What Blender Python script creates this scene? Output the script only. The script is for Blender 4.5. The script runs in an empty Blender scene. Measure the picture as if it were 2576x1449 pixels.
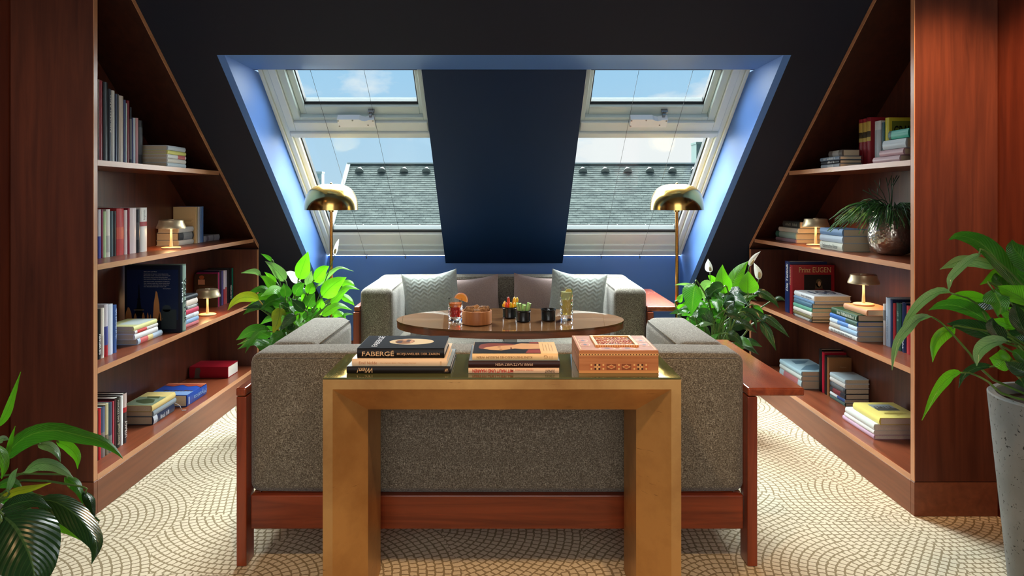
import bpy, bmesh, math, random
from mathutils import Vector, Matrix
random.seed(7)
R = math.radians
SC = bpy.context.scene
COL = SC.collection

# ---------------------------------------------------------------- survey of the room
# Metres. The photographer stands at the origin, eye 1.40 m up, looking along +Y; X is to the right.
F, CX, CY, E = 1750.0, 1268.0, 497.0, 1.40

def ray(px, py, d):
    """Point seen at (px,py) of the photograph at distance d along the room."""
    return Vector(((px - CX) / F * d, d, E - (py - CY) / F * d))

def yx(px, X):
    """Depth at which a plane of constant X is seen at column px."""
    return F * abs(X) / abs(px - CX)

# ---------------------------------------------------------------- camera
cam_d = bpy.data.cameras.new('camera'); cam = bpy.data.objects.new('camera', cam_d); COL.objects.link(cam)
cam.location = (0, 0, E); cam.rotation_euler = (R(90), 0, 0)
cam_d.sensor_width = 36; cam_d.lens = 36 * F / 2576
cam_d.shift_x = (1288 - CX) / 2576; cam_d.shift_y = -(724.5 - CY) / 2576
cam_d.clip_end = 500; cam_d.clip_start = .05
SC.camera = cam

# ---------------------------------------------------------------- sky
def srgb(r, g, b):
    f = lambda c: (c / 255 / 12.92) if c <= 10 else ((c / 255 + .055) / 1.055) ** 2.4
    return (f(r), f(g), f(b), 1)

W = bpy.data.worlds.new('World'); SC.world = W; W.use_nodes = True
nt = W.node_tree; nt.nodes.clear()
def N(t, typ, **kw):
    n = t.nodes.new(typ)
    for k, v in kw.items():
        if k == 'inp':
            for kk, vv in v.items(): n.inputs[kk].default_value = vv
        else: setattr(n, k, v)
    return n
tc = N(nt, 'ShaderNodeTexCoord'); sep = N(nt, 'ShaderNodeSeparateXYZ')
nt.links.new(tc.outputs['Generated'], sep.inputs[0])
ramp = N(nt, 'ShaderNodeValToRGB')
e = ramp.color_ramp.elements
e[0].position = 0.0; e[0].color = srgb(192, 222, 243)
e[1].position = .75; e[1].color = srgb(124, 178, 230)
x = e.new(.20); x.color = srgb(162, 210, 246)
nt.links.new(sep.outputs[2], ramp.inputs[0])
mp = N(nt, 'ShaderNodeMapping'); mp.inputs['Scale'].default_value = (1, 1, 2.2); mp.inputs['Location'].default_value = (4.5, 5.5, .7)
nt.links.new(tc.outputs['Generated'], mp.inputs[0])
no = N(nt, 'ShaderNodeTexNoise', inp={'Scale': 2.8, 'Detail': 10, 'Roughness': .56})
nt.links.new(mp.outputs[0], no.inputs[0])
cr = N(nt, 'ShaderNodeValToRGB'); cr.color_ramp.elements[0].position = .50; cr.color_ramp.elements[1].position = .585
nt.links.new(no.outputs[0], cr.inputs[0])
mx = N(nt, 'ShaderNodeMix', data_type='RGBA')
nt.links.new(cr.outputs[0], mx.inputs[0]); nt.links.new(ramp.outputs[0], mx.inputs[6]); mx.inputs[7].default_value = (.93, .95, .97, 1)
bg = N(nt, 'ShaderNodeBackground', inp={'Strength': 1.0}); wo = N(nt, 'ShaderNodeOutputWorld')
nt.links.new(mx.outputs[2], bg.inputs[0]); nt.links.new(bg.outputs[0], wo.inputs[0])

# ---------------------------------------------------------------- lamps and exposure
def light(kind, name, loc, energy, color=(1, 1, 1), target=None, **kw):
    l = bpy.data.lights.new(name, kind); l.energy = energy; l.color = color
    for k, v in kw.items(): setattr(l, k, v)
    o = bpy.data.objects.new(name, l); COL.objects.link(o); o.location = loc
    if target is not None:
        o.rotation_euler = (Vector(target) - Vector(loc)).to_track_quat('-Z', 'Y').to_euler()
    return o
# hazy daylight through the roof windows
light('SUN', 'hazy_sun', (0, 25, 35), 55, (.95, .99, 1.0), target=(0, 0, 2), angle=R(66))
# added sun lamps standing in for bright sky to either side
for sx in (-1, 1): light('SUN', 'side_sky_fill', (sx * 34, 20, 14), 15, (.90, .97, 1.0), target=(0, 0, 2), angle=R(72))
# added cool fill light at the rear end of the room, behind the camera
light('AREA', 'rear_fill', (0, -2.45, 1.55), 62, (.90, .96, 1.0), target=(0, 3, 1.5), shape='RECTANGLE', size=3.6, size_y=2.0)
# added soft fill near the ceiling, then the room's recessed warm downlights
light('AREA', 'ceiling_fill', (0, -1.2, 2.66), 26, (1, .90, .78), target=(0, 2.2, .6), shape='RECTANGLE', size=2.6, size_y=1.2)
WARM = (1, .60, .28)
light('SPOT', 'downlight', (-.35, 1.25, 2.68), 90, WARM, target=(-.2, 2.35, .3), spot_size=R(70), spot_blend=.7, shadow_soft_size=.05)
light('SPOT', 'downlight', (.75, 1.25, 2.68), 90, WARM, target=(.6, 2.35, .3), spot_size=R(70), spot_blend=.7, shadow_soft_size=.05)
light('SPOT', 'downlight', (1.75, 2.2, 2.68), 170, (1, .52, .24), target=(1.98, 3.05, 1.55), spot_size=R(52), spot_blend=.8, shadow_soft_size=.05)
light('SPOT', 'downlight', (-1.85, 1.3, 2.68), 30, (1, .52, .24), target=(-2.1, 2.6, 1.2), spot_size=R(70), spot_blend=.8, shadow_soft_size=.05)
VS = SC.view_settings
VS.view_transform = 'Standard'; VS.look = 'None'; VS.gamma = 1; VS.use_curve_mapping = False
VS.exposure = 0.0

# ---------------------------------------------------------------- materials
MATS = {}
def principled(name, col=(.5, .5, .5, 1), rough=.5, metal=0, **kw):
    if name in MATS: return MATS[name]
    m = bpy.data.materials.new(name); m.use_nodes = True
    b = m.node_tree.nodes['Principled BSDF']
    b.inputs['Base Color'].default_value = col; b.inputs['Roughness'].default_value = rough; b.inputs['Metallic'].default_value = metal
    for k, v in kw.items(): b.inputs[k].default_value = v
    MATS[name] = m
    return m

def bsdf(m): return m.node_tree.nodes['Principled BSDF']

def add_noise_color(m, c1, c2, scale, stretch=(1, 1, 1), detail=6, lo=.35, hi=.65, bump=0, dist=.0, rough=None):
    t = m.node_tree; b = bsdf(m)
    tcn = N(t, 'ShaderNodeNewGeometry'); mp = N(t, 'ShaderNodeMapping'); mp.inputs['Scale'].default_value = stretch
    t.links.new(tcn.outputs['Position'], mp.inputs[0])
    n = N(t, 'ShaderNodeTexNoise', inp={'Scale': scale, 'Detail': detail, 'Roughness': .6, 'Distortion': dist})
    t.links.new(mp.outputs[0], n.inputs[0])
    r = N(t, 'ShaderNodeValToRGB'); r.color_ramp.elements[0].position = lo; r.color_ramp.elements[1].position = hi
    r.color_ramp.elements[0].color = c1; r.color_ramp.elements[1].color = c2
    t.links.new(n.outputs[0], r.inputs[0]); t.links.new(r.outputs[0], b.inputs['Base Color'])
    if bump:
        bp = N(t, 'ShaderNodeBump', inp={'Strength': bump, 'Distance': .002})
        t.links.new(n.outputs[0], bp.inputs['Height']); t.links.new(bp.outputs[0], b.inputs['Normal'])
    return r

def wood(name, c1, c2, axis='z', rough=.3, spec=.5, coat=0, scale=1.0):
    if name in MATS: return MATS[name]
    m = principled(name, c1, rough); a, l = 26 * scale, 1.6 * scale
    st = {'x': (l, a, a), 'y': (a, l, a), 'z': (a, a, l)}[axis]
    add_noise_color(m, c1, c2, 1.0, st, detail=8, lo=.3, hi=.72, bump=.04, dist=.6)
    bsdf(m).inputs['Specular IOR Level'].default_value = spec
    bsdf(m).inputs['Coat Weight'].default_value = coat; bsdf(m).inputs['Coat Roughness'].default_value = .12
    return m

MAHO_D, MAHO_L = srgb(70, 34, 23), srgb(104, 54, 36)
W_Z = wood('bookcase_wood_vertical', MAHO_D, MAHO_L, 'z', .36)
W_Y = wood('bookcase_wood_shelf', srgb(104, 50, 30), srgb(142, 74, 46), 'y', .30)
EDGE = wood('edge_banding', srgb(174, 118, 84), srgb(204, 148, 108), 'y', .34)
EDGE_Z = wood('edge_banding_vertical', srgb(174, 118, 84), srgb(204, 148, 108), 'z', .34)
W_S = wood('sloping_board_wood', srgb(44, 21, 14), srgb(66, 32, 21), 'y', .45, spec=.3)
PLINTH = wood('plinth_wood', srgb(104, 56, 36), srgb(130, 74, 48), 'y', .42)
SOFAW = wood('sofa_frame_wood', srgb(96, 34, 16), srgb(150, 66, 34), 'x', .28, coat=.3)
SOFAWZ = wood('sofa_post_wood', srgb(96, 34, 16), srgb(150, 66, 34), 'z', .28, coat=.3)
SOFAWY = wood('armrest_wood', srgb(110, 42, 20), srgb(166, 78, 42), 'y', .25, coat=.4)
WALNUT = wood('walnut_rim', srgb(82, 44, 26), srgb(130, 76, 46), 'x', .3, coat=.3)
TABTOP = wood('walnut_under_glass', srgb(78, 52, 32), srgb(100, 70, 44), 'x', .02, coat=0)
BOWLW = wood('bowl_wood', srgb(160, 98, 54), srgb(196, 130, 78), 'z', .45, scale=3)

DARK = principled('midnight_paint', srgb(28, 30, 44), .62, **{'Specular IOR Level': .25})
NAVY = principled('navy_paint', srgb(16, 40, 72), .55, **{'Specular IOR Level': .2})
BLUE = principled('blue_paint', srgb(86, 128, 196), .45, **{'Specular IOR Level': .3})
WHITE = principled('window_white', srgb(226, 230, 222), .35)
CREAM = principled('window_cream', srgb(212, 222, 220), .4)
GREYW = principled('window_sash_grey', srgb(196, 212, 208), .35)
RUBBER = principled('black_gasket', srgb(18, 20, 22), .5)
PLASTIC = principled('white_plastic', srgb(236, 240, 240), .3)
BARM = principled('glazing_bar_grey', srgb(120, 128, 128), .6, **{'Specular IOR Level': .1})
STEEL = principled('steel', srgb(150, 150, 150), .3, 1)
CEILP = principled('ceiling_paint', srgb(120, 112, 104), .7)

def thin_glass(name, f=.05):
    m = bpy.data.materials.new(name); m.use_nodes = True; t = m.node_tree; t.nodes.clear()
    o = N(t, 'ShaderNodeOutputMaterial'); mixn = N(t, 'ShaderNodeMixShader'); tr = N(t, 'ShaderNodeBsdfTransparent', inp={'Color': (.96, .98, .97, 1)})
    gl = N(t, 'ShaderNodeBsdfGlossy', inp={'Roughness': 0.0, 'Color': (1, 1, 1, 1)}); lw = N(t, 'ShaderNodeLayerWeight', inp={'Blend': .5}); pw = N(t, 'ShaderNodeMath', operation='POWER'); pw.inputs[1].default_value = 5; t.links.new(lw.outputs['Facing'], pw.inputs[0]); fr = N(t, 'ShaderNodeMath', operation='MULTIPLY_ADD'); fr.inputs[1].default_value = .4; fr.inputs[2].default_value = .004; t.links.new(pw.outputs[0], fr.inputs[0])
    t.links.new(fr.outputs[0], mixn.inputs[0]); t.links.new(tr.outputs[0], mixn.inputs[1]); t.links.new(gl.outputs[0], mixn.inputs[2])
    t.links.new(mixn.outputs[0], o.inputs[0]); MATS[name] = m
    return m
PANE = thin_glass('pane_glass')

def carpet():
    m = principled('carpet', srgb(228, 216, 186), .95); t = m.node_tree; b = bsdf(m)
    b.inputs['Specular IOR Level'].default_value = .1
    L = t.links.new
    def M(op, a, c=None, c2=None):
        n = N(t, 'ShaderNodeMath', operation=op)
        for i, v in enumerate((a, c, c2)):
            if v is None: continue
            if isinstance(v, (int, float)): n.inputs[i].default_value = v
            else: L(v, n.inputs[i])
        return n.outputs[0]
    def V(op, a, c):
        n = N(t, 'ShaderNodeVectorMath', operation=op)
        for i, v in enumerate((a, c)):
            if isinstance(v, tuple): n.inputs[i].default_value = v
            else: L(v, n.inputs[i])
        return n
    g = N(t, 'ShaderNodeNewGeometry')
    wob = N(t, 'ShaderNodeTexNoise', inp={'Scale': 55, 'Detail': 2}); L(g.outputs['Position'], wob.inputs[0])
    off = V('MULTIPLY', V('SUBTRACT', wob.outputs['Color'], (.5, .5, .5)).outputs[0], (.012, .012, 0)).outputs[0]
    pos = V('MULTIPLY', V('ADD', g.outputs['Position'], off).outputs[0], (1, 1, 0)).outputs[0]
    vo = N(t, 'ShaderNodeTexVoronoi', feature='F1', voronoi_dimensions='2D', inp={'Scale': 2.3, 'Randomness': .72}); L(pos, vo.inputs['Vector'])
    rnd = V('SUBTRACT', vo.outputs['Color'], (.5, .5, .5)).outputs[0]
    rn = N(t, 'ShaderNodeVectorMath', operation='NORMALIZE'); L(V('MULTIPLY', rnd, (1.3, 1, 0)).outputs[0], rn.inputs[0])
    ctr = V('ADD', vo.outputs['Position'], V('MULTIPLY', rn.outputs[0], (.36, .30, 0)).outputs[0]).outputs[0]
    rel = V('SUBTRACT', pos, ctr).outputs[0]
    s = N(t, 'ShaderNodeSeparateXYZ'); L(rel, s.inputs[0])
    ln = N(t, 'ShaderNodeVectorMath', operation='LENGTH'); L(V('MULTIPLY', rel, (1, 1, 0)).outputs[0], ln.inputs[0])
    dist = ln.outputs['Value']; ang = M('ARCTAN2', s.outputs[1], s.outputs[0])
    ringu = M('DIVIDE', dist, .032); rf = M('FRACT', ringu); ring = M('FLOOR', ringu)
    arc = M('LESS_THAN', M('ABSOLUTE', M('SUBTRACT', rf, .5)), .11)
    rr = M('MULTIPLY', M('FLOOR', M('ADD', ringu, .5)), .032)
    tk = M('FRACT', M('ADD', M('DIVIDE', M('MULTIPLY', ang, M('MAXIMUM', rr, .02)), .030), M('MULTIPLY', M('FLOOR', M('ADD', ringu, .5)), .37)))
    tick = M('LESS_THAN', M('ABSOLUTE', M('SUBTRACT', tk, .5)), .12)
    fine = N(t, 'ShaderNodeTexNoise', inp={'Scale': 420, 'Detail': 2}); L(g.outputs['Position'], fine.inputs[0])
    line = M('MAXIMUM', M('MULTIPLY', arc, .95), M('MULTIPLY', tick, .92))
    mask = M('MULTIPLY', line, M('ADD', .55, M('MULTIPLY', fine.outputs[0], .8)))
    mask = M('MINIMUM', mask, 1.0)
    bse = N(t, 'ShaderNodeMix', data_type='RGBA'); L(fine.outputs[0], bse.inputs[0])
    bse.inputs[6].default_value = srgb(208, 196, 168); bse.inputs[7].default_value = srgb(236, 230, 210)
    mixc = N(t, 'ShaderNodeMix', data_type='RGBA'); L(mask, mixc.inputs[0]); L(bse.outputs[2], mixc.inputs[6])
    mixc.inputs[7].default_value = srgb(140, 126, 96)
    L(mixc.outputs[2], b.inputs['Base Color'])
    bp = N(t, 'ShaderNodeBump', inp={'Strength': .5, 'Distance': .004})
    hgt = M('ADD', M('MULTIPLY', mask, -.6), fine.outputs[0]); L(hgt, bp.inputs['Height']); L(bp.outputs[0], b.inputs['Normal'])
    return m
CARPET = carpet()

def tweed(name, dark, mid, lightc):
    m = principled(name, mid, .9); t = m.node_tree; b = bsdf(m); L = t.links.new
    b.inputs['Specular IOR Level'].default_value = .15
    b.inputs['Sheen Weight'].default_value = .25; b.inputs['Sheen Roughness'].default_value = .5
    g = N(t, 'ShaderNodeNewGeometry'); outs = []
    for sc in ((110, 460, 460), (460, 460, 110), (460, 110, 460)):
        mp = N(t, 'ShaderNodeMapping'); mp.inputs['Scale'].default_value = sc; L(g.outputs['Position'], mp.inputs[0])
        n = N(t, 'ShaderNodeTexNoise', inp={'Scale': 1.0, 'Detail': 2.5, 'Roughness': .6}); L(mp.outputs[0], n.inputs[0]); outs.append(n.outputs[0])
    a = N(t, 'ShaderNodeMath', operation='MAXIMUM'); L(outs[0], a.inputs[0]); L(outs[1], a.inputs[1])
    a2 = N(t, 'ShaderNodeMath', operation='MAXIMUM'); L(a.outputs[0], a2.inputs[0]); L(outs[2], a2.inputs[1])
    r = N(t, 'ShaderNodeValToRGB'); el = r.color_ramp.elements
    el[0].position = .46; el[0].color = dark; el[1].position = .74; el[1].color = lightc
    q = el.new(.58); q.color = mid
    L(a2.outputs[0], r.inputs[0]); L(r.outputs[0], b.inputs['Base Color'])
    bp = N(t, 'ShaderNodeBump', inp={'Strength': .6, 'Distance': .003}); L(a2.outputs[0], bp.inputs['Height']); L(bp.outputs[0], b.inputs['Normal'])
    return m
TWEED = tweed('sofa_tweed', srgb(62, 54, 44), srgb(108, 102, 90), srgb(190, 186, 170))
KNIT = tweed('knit_wool', srgb(134, 142, 136), srgb(160, 166, 160), srgb(180, 186, 178))
PINKF = tweed('mauve_linen', srgb(138, 116, 112), srgb(158, 136, 130), srgb(172, 150, 144))

def brass_mat(name, col, rough):
    m = principled(name, col, rough, 1); bsdf(m).inputs['Anisotropic'].default_value = .4
    return m
BRASS = brass_mat('brushed_brass', srgb(206, 168, 96), .17)
POLE = brass_mat('brass_pole', srgb(200, 140, 70), .25)
CHAMP = brass_mat('champagne_metal', srgb(196, 176, 140), .26)
GOLD = principled('gold_leaf', srgb(176, 124, 66), .42, .75)
add_noise_color(GOLD, srgb(160, 112, 64), srgb(212, 166, 104), 3.0, (1, 1, 1), detail=10, lo=.25, hi=.6, bump=.05)
def scratches(m, col):
    t = m.node_tree; b = bsdf(m); src = b.inputs['Base Color'].links[0].from_socket; g = N(t, 'ShaderNodeNewGeometry'); cur = src
    for st, lo in (((3, 3, 70), .665), ((60, 60, 4), .69)):
        mp = N(t, 'ShaderNodeMapping'); mp.inputs['Scale'].default_value = st; t.links.new(g.outputs['Position'], mp.inputs[0])
        n = N(t, 'ShaderNodeTexNoise', inp={'Scale': 1.6, 'Detail': 5, 'Roughness': .7}); t.links.new(mp.outputs[0], n.inputs[0])
        r = N(t, 'ShaderNodeValToRGB'); r.color_ramp.elements[0].position = lo; r.color_ramp.elements[1].position = lo + .05; t.links.new(n.outputs[0], r.inputs[0])
        mx_ = N(t, 'ShaderNodeMix', data_type='RGBA'); t.links.new(r.outputs[0], mx_.inputs[0]); t.links.new(cur, mx_.inputs[6]); mx_.inputs[7].default_value = col; cur = mx_.outputs[2]
    t.links.new(cur, b.inputs['Base Color'])
scratches(GOLD, srgb(92, 58, 28))
SILVER = principled('hammered_silver', srgb(214, 204, 188), .2, .9)
def hammered():
    t = SILVER.node_tree; g = N(t, 'ShaderNodeNewGeometry'); v = N(t, 'ShaderNodeTexVoronoi', feature='SMOOTH_F1', inp={'Scale': 75})
    t.links.new(g.outputs['Position'], v.inputs['Vector']); bp = N(t, 'ShaderNodeBump', inp={'Strength': .45, 'Distance': .006})
    t.links.new(v.outputs['Distance'], bp.inputs['Height']); t.links.new(bp.outputs[0], bsdf(SILVER).inputs['Normal'])
hammered()
CONC = principled('concrete', srgb(128, 132, 132), .75)
def conc():
    t = CONC.node_tree; g = N(t, 'ShaderNodeNewGeometry')
    n = N(t, 'ShaderNodeTexNoise', inp={'Scale': 9, 'Detail': 8}); t.links.new(g.outputs['Position'], n.inputs[0])
    r = N(t, 'ShaderNodeValToRGB'); r.color_ramp.elements[0].color = srgb(104, 108, 108); r.color_ramp.elements[1].color = srgb(150, 154, 154)
    t.links.new(n.outputs[0], r.inputs[0])
    n2 = N(t, 'ShaderNodeTexNoise', inp={'Scale': 95, 'Detail': 3}); t.links.new(g.outputs['Position'], n2.inputs[0])
    r2 = N(t, 'ShaderNodeValToRGB'); r2.color_ramp.elements[0].position = .31; r2.color_ramp.elements[1].position = .36
    r2.color_ramp.elements[0].color = (.12, .12, .12, 1); t.links.new(n2.outputs[0], r2.inputs[0])
    mm = N(t, 'ShaderNodeMix', data_type='RGBA', blend_type='MULTIPLY'); mm.inputs[0].default_value = 1
    t.links.new(r.outputs[0], mm.inputs[6]); t.links.new(r2.outputs[0], mm.inputs[7]); t.links.new(mm.outputs[2], bsdf(CONC).inputs['Base Color'])
    bp = N(t, 'ShaderNodeBump', inp={'Strength': .5, 'Distance': .004}); t.links.new(r2.outputs[0], bp.inputs['Height']); t.links.new(bp.outputs[0], bsdf(CONC).inputs['Normal'])
conc()
SOIL = principled('soil', srgb(48, 36, 28), .95)
GLASSTOP = principled('reflection_tinted_glass', srgb(84, 88, 56), .03); bsdf(GLASSTOP).inputs['Specular IOR Level'].default_value = .6  # olive base colour carries the reflections seen in the dark glass
BLACKGL = principled('black_glass_edge', srgb(14, 16, 14), .1)
PAGES = principled('page_block', srgb(214, 198, 170), .8)
PAGEW = principled('white_page_block', srgb(232, 228, 218), .8)
def pages_lines(m, c1, c2):
    t = m.node_tree; g = N(t, 'ShaderNodeNewGeometry'); n = N(t, 'ShaderNodeTexNoise', inp={'Scale': 700, 'Detail': 1}); t.links.new(g.outputs['Position'], n.inputs[0])
    r = N(t, 'ShaderNodeValToRGB'); r.color_ramp.elements[0].color = c1; r.color_ramp.elements[1].color = c2; r.color_ramp.elements[0].position = .3; r.color_ramp.elements[1].position = .7
    t.links.new(n.outputs[0], r.inputs[0]); t.links.new(r.outputs[0], bsdf(m).inputs['Base Color'])
pages_lines(PAGES, srgb(194, 176, 146), srgb(216, 200, 172)); pages_lines(PAGEW, srgb(212, 206, 196), srgb(240, 236, 228))

def leafmat(name, c, c2, vein, trans=.35, rough=.3, glow=(1.3, 1.6, .45, 1)):
    m = principled(name, c, rough); t = m.node_tree; L = t.links.new; b = bsdf(m)
    uv = N(t, 'ShaderNodeUVMap'); s = N(t, 'ShaderNodeSeparateXYZ'); L(uv.outputs[0], s.inputs[0])
    def M(op, a, c=None):
        n = N(t, 'ShaderNodeMath', operation=op)
        for i, v in enumerate((a, c)):
            if v is None: continue
            if isinstance(v, (int, float)): n.inputs[i].default_value = v
            else: L(v, n.inputs[i])
        return n.outputs[0]
    ax = M('ABSOLUTE', M('SUBTRACT', s.outputs[0], .5))
    ph = M('SUBTRACT', M('MULTIPLY', s.outputs[1], 15), M('MULTIPLY', ax, 9))
    w = M('ABSOLUTE', M('SUBTRACT', M('FRACT', ph), .5))
    vm = M('LESS_THAN', w, .07); mid = M('LESS_THAN', ax, .022)
    mask = M('MAXIMUM', M('MULTIPLY', vm, .35), M('MULTIPLY', mid, .8))
    g = N(t, 'ShaderNodeNewGeometry'); n = N(t, 'ShaderNodeTexNoise', inp={'Scale': 14, 'Detail': 3}); L(g.outputs['Position'], n.inputs[0])
    m1 = N(t, 'ShaderNodeMix', data_type='RGBA'); L(n.outputs[0], m1.inputs[0]); m1.inputs[6].default_value = c; m1.inputs[7].default_value = c2
    m2 = N(t, 'ShaderNodeMix', data_type='RGBA'); L(mask, m2.inputs[0]); L(m1.outputs[2], m2.inputs[6]); m2.inputs[7].default_value = vein
    L(m2.outputs[2], b.inputs['Base Color'])
    bp = N(t, 'ShaderNodeBump', inp={'Strength': .55, 'Distance': .006}); L(w, bp.inputs['Height']); L(bp.outputs[0], b.inputs['Normal'])
    tr = N(t, 'ShaderNodeBsdfTranslucent'); tint = N(t, 'ShaderNodeMix', data_type='RGBA', blend_type='MULTIPLY'); tint.inputs[0].default_value = 1
    L(m2.outputs[2], tint.inputs[6]); tint.inputs[7].default_value = glow; L(tint.outputs[2], tr.inputs[0])
    mix = N(t, 'ShaderNodeMixShader', inp={0: trans}); out = t.nodes['Material Output']
    L(b.outputs[0], mix.inputs[1]); L(tr.outputs[0], mix.inputs[2]); L(mix.outputs[0], out.inputs[0])
    return m
LEAF = {
    'b': leafmat('leaf_bright', srgb(104, 176, 40), srgb(84, 150, 34), srgb(70, 120, 30), .4, .35),
    'g': leafmat('leaf_green', srgb(62, 124, 40), srgb(46, 100, 34), srgb(96, 140, 60), .4, .3),
    'd': leafmat('leaf_dark', srgb(34, 70, 40), srgb(26, 58, 32), srgb(70, 104, 60), .2, .26),
    'y': leafmat('leaf_yellowing', srgb(170, 160, 44), srgb(110, 140, 40), srgb(90, 110, 34), .4, .35),
    's': leafmat('leaf_silvery', srgb(126, 158, 128), srgb(96, 138, 96), srgb(60, 110, 64), .3, .22),
    'w': leafmat('white_spathe', srgb(240, 242, 236), srgb(232, 236, 226), srgb(214, 222, 204), .5, .45, (1, 1, 1, 1)),
}
STEMM = principled('petiole_green', srgb(78, 112, 46), .45)
STEMY = principled('petiole_yellow', srgb(160, 140, 50), .45)
SPADIX = principled('spadix', srgb(170, 160, 120), .7)

def paint(c, rough=.4):
    return principled('cover_%02x%02x%02x_%d' % (c[0], c[1], c[2], int(rough * 100)), srgb(*c), max(rough, .35), **{'Specular IOR Level': .18})

# ---------------------------------------------------------------- builders
ORG = {}
def empty(name, loc):
    o = bpy.data.objects.new(name, None); o.empty_display_size = .05; COL.objects.link(o); o.location = loc; ORG[o] = Vector(loc)
    return o
def thing(name, label, cat, loc, group=None, kind=None):
    o = empty(name, loc); tag(o, label, cat, group, kind); return o
def tag(o, label, cat, group=None, kind=None):
    if label: o['label'] = label
    if cat: o['category'] = cat
    if group: o['group'] = group
    if kind: o['kind'] = kind
    return o
def mesh_obj(name, me, mats, parent=None, smooth=False):
    o = bpy.data.objects.new(name, me); COL.objects.link(o)
    if parent is not None: o.parent = parent; ORG[o] = ORG[parent]
    else: ORG[o] = Vector((0, 0, 0))
    for m in (mats if isinstance(mats, (list, tuple)) else [mats]): me.materials.append(m)
    if smooth:
        for p in me.polygons: p.use_smooth = True
    return o
def from_py(name, verts, faces, mat, parent=None, smooth=False, fix=True, origin=None):
    """World-space vertices -> one object; a top-level mesh gets its origin at `origin`."""
    base = ORG[parent] if parent is not None else Vector(origin or (0, 0, 0))
    me = bpy.data.meshes.new(name)
    me.from_pydata([tuple(Vector(v) - base) for v in verts], [], faces)
    if fix:
        bm = bmesh.new(); bm.from_mesh(me); bmesh.ops.recalc_face_normals(bm, faces=bm.faces); bm.to_mesh(me); bm.free()
    o = mesh_obj(name, me, mat, parent, smooth)
    if parent is None: o.location = base; ORG[o] = base
    return o
def bm_obj(name, bm, mat, parent=None, smooth=False, origin=None):
    base = ORG[parent] if parent is not None else Vector(origin or (0, 0, 0))
    bmesh.ops.recalc_face_normals(bm, faces=bm.faces)
    bmesh.ops.translate(bm, verts=bm.verts, vec=-base)
    me = bpy.data.meshes.new(name); bm.to_mesh(me); bm.free()
    o = mesh_obj(name, me, mat, parent, smooth)
    if parent is None: o.location = base; ORG[o] = base
    return o
def add_hexa(bm, c):
    """c: 8 corners, bottom four then top four."""
    v = [bm.verts.new(p) for p in c]
    for f in ((0, 1, 2, 3), (4, 5, 6, 7), (0, 1, 5, 4), (1, 2, 6, 5), (2, 3, 7, 6), (3, 0, 4, 7)):
        bm.faces.new([v[i] for i in f])
    return v
def add_box(bm, x0, x1, y0, y1, z0, z1):
    return add_hexa(bm, [(x0, y0, z0), (x1, y0, z0), (x1, y1, z0), (x0, y1, z0), (x0, y0, z1), (x1, y0, z1), (x1, y1, z1), (x0, y1, z1)])
def bevel(bm, w, seg=2, sel=None):
    ed = [e for e in bm.edges if (sel is None or sel(e))]
    bmesh.ops.bevel(bm, geom=ed, offset=w, segments=seg, profile=.5, affect='EDGES', clamp_overlap=True)
def box(name, x0, x1, y0, y1, z0, z1, mat, parent=None, bev=0, seg=2, smooth=False, origin=None):
    bm = bmesh.new(); add_box(bm, x0, x1, y0, y1, z0, z1)
    if bev: bevel(bm, bev, seg)
    return bm_obj(name, bm, mat, parent, smooth, origin)
def struct(o): o['kind'] = 'structure'; return o
def add_tube(bm, pts, rad, n=6, cap=True):
    pts = [Vector(p) for p in pts]; rings = []
    rads = rad if isinstance(rad, (list, tuple)) else [rad] * len(pts)
    up = Vector((.13, .21, .97))
    for i, p in enumerate(pts):
        t = (pts[min(i + 1, len(pts) - 1)] - pts[max(i - 1, 0)]).normalized()
        a = t.cross(up)
        if a.length < .05: a = t.cross(Vector((1, 0, 0)))
        a.normalize(); b = t.cross(a)
        rings.append([bm.verts.new(p + rads[i] * (math.cos(2 * math.pi * k / n) * a + math.sin(2 * math.pi * k / n) * b)) for k in range(n)])
    for r0, r1 in zip(rings, rings[1:]):
        for k in range(n): bm.faces.new((r0[k], r0[(k + 1) % n], r1[(k + 1) % n], r1[k]))
    if cap:
        bm.faces.new(rings[0]); bm.faces.new(rings[-1])
def tube(name, pts, rad, mat, parent=None, n=6, origin=None):
    bm = bmesh.new(); add_tube(bm, pts, rad, n); return bm_obj(name, bm, mat, parent, True, origin)
def add_lathe(bm, prof, c, n=32, sx=1, sy=1):
    c = Vector(c); rings = []
    for r, z in prof:
        if r < 1e-5: rings.append([bm.verts.new(c + Vector((0, 0, z)))])
        else: rings.append([bm.verts.new(c + Vector((sx * r * math.cos(2 * math.pi * k / n), sy * r * math.sin(2 * math.pi * k / n), z))) for k in range(n)])
    for a, b in zip(rings, rings[1:]):
        for k in range(n):
            k2 = (k + 1) % n
            if len(a) == 1 and len(b) == 1: continue
            if len(a) == 1: bm.faces.new((a[0], b[k], b[k2]))
            elif len(b) == 1: bm.faces.new((a[k], a[k2], b[0]))
            else: bm.faces.new((a[k], a[k2], b[k2], b[k]))
def lathe(name, prof, c, mat, parent=None, n=32, sx=1, sy=1, smooth=True, origin=None):
    bm = bmesh.new(); add_lathe(bm, prof, c, n, sx, sy)
    o = bm_obj(name, bm, mat, parent, smooth, origin)
    if smooth:
        for e in o.data.edges: pass
        try: o.data.set_sharp_from_angle(angle=R(38))
        except Exception: pass
    return o
def copy_tree(o, parent=None):
    c = o.copy(); COL.objects.link(c); c.parent = parent
    for ch in list(o.children): copy_tree(ch, c)
    return c

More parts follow.
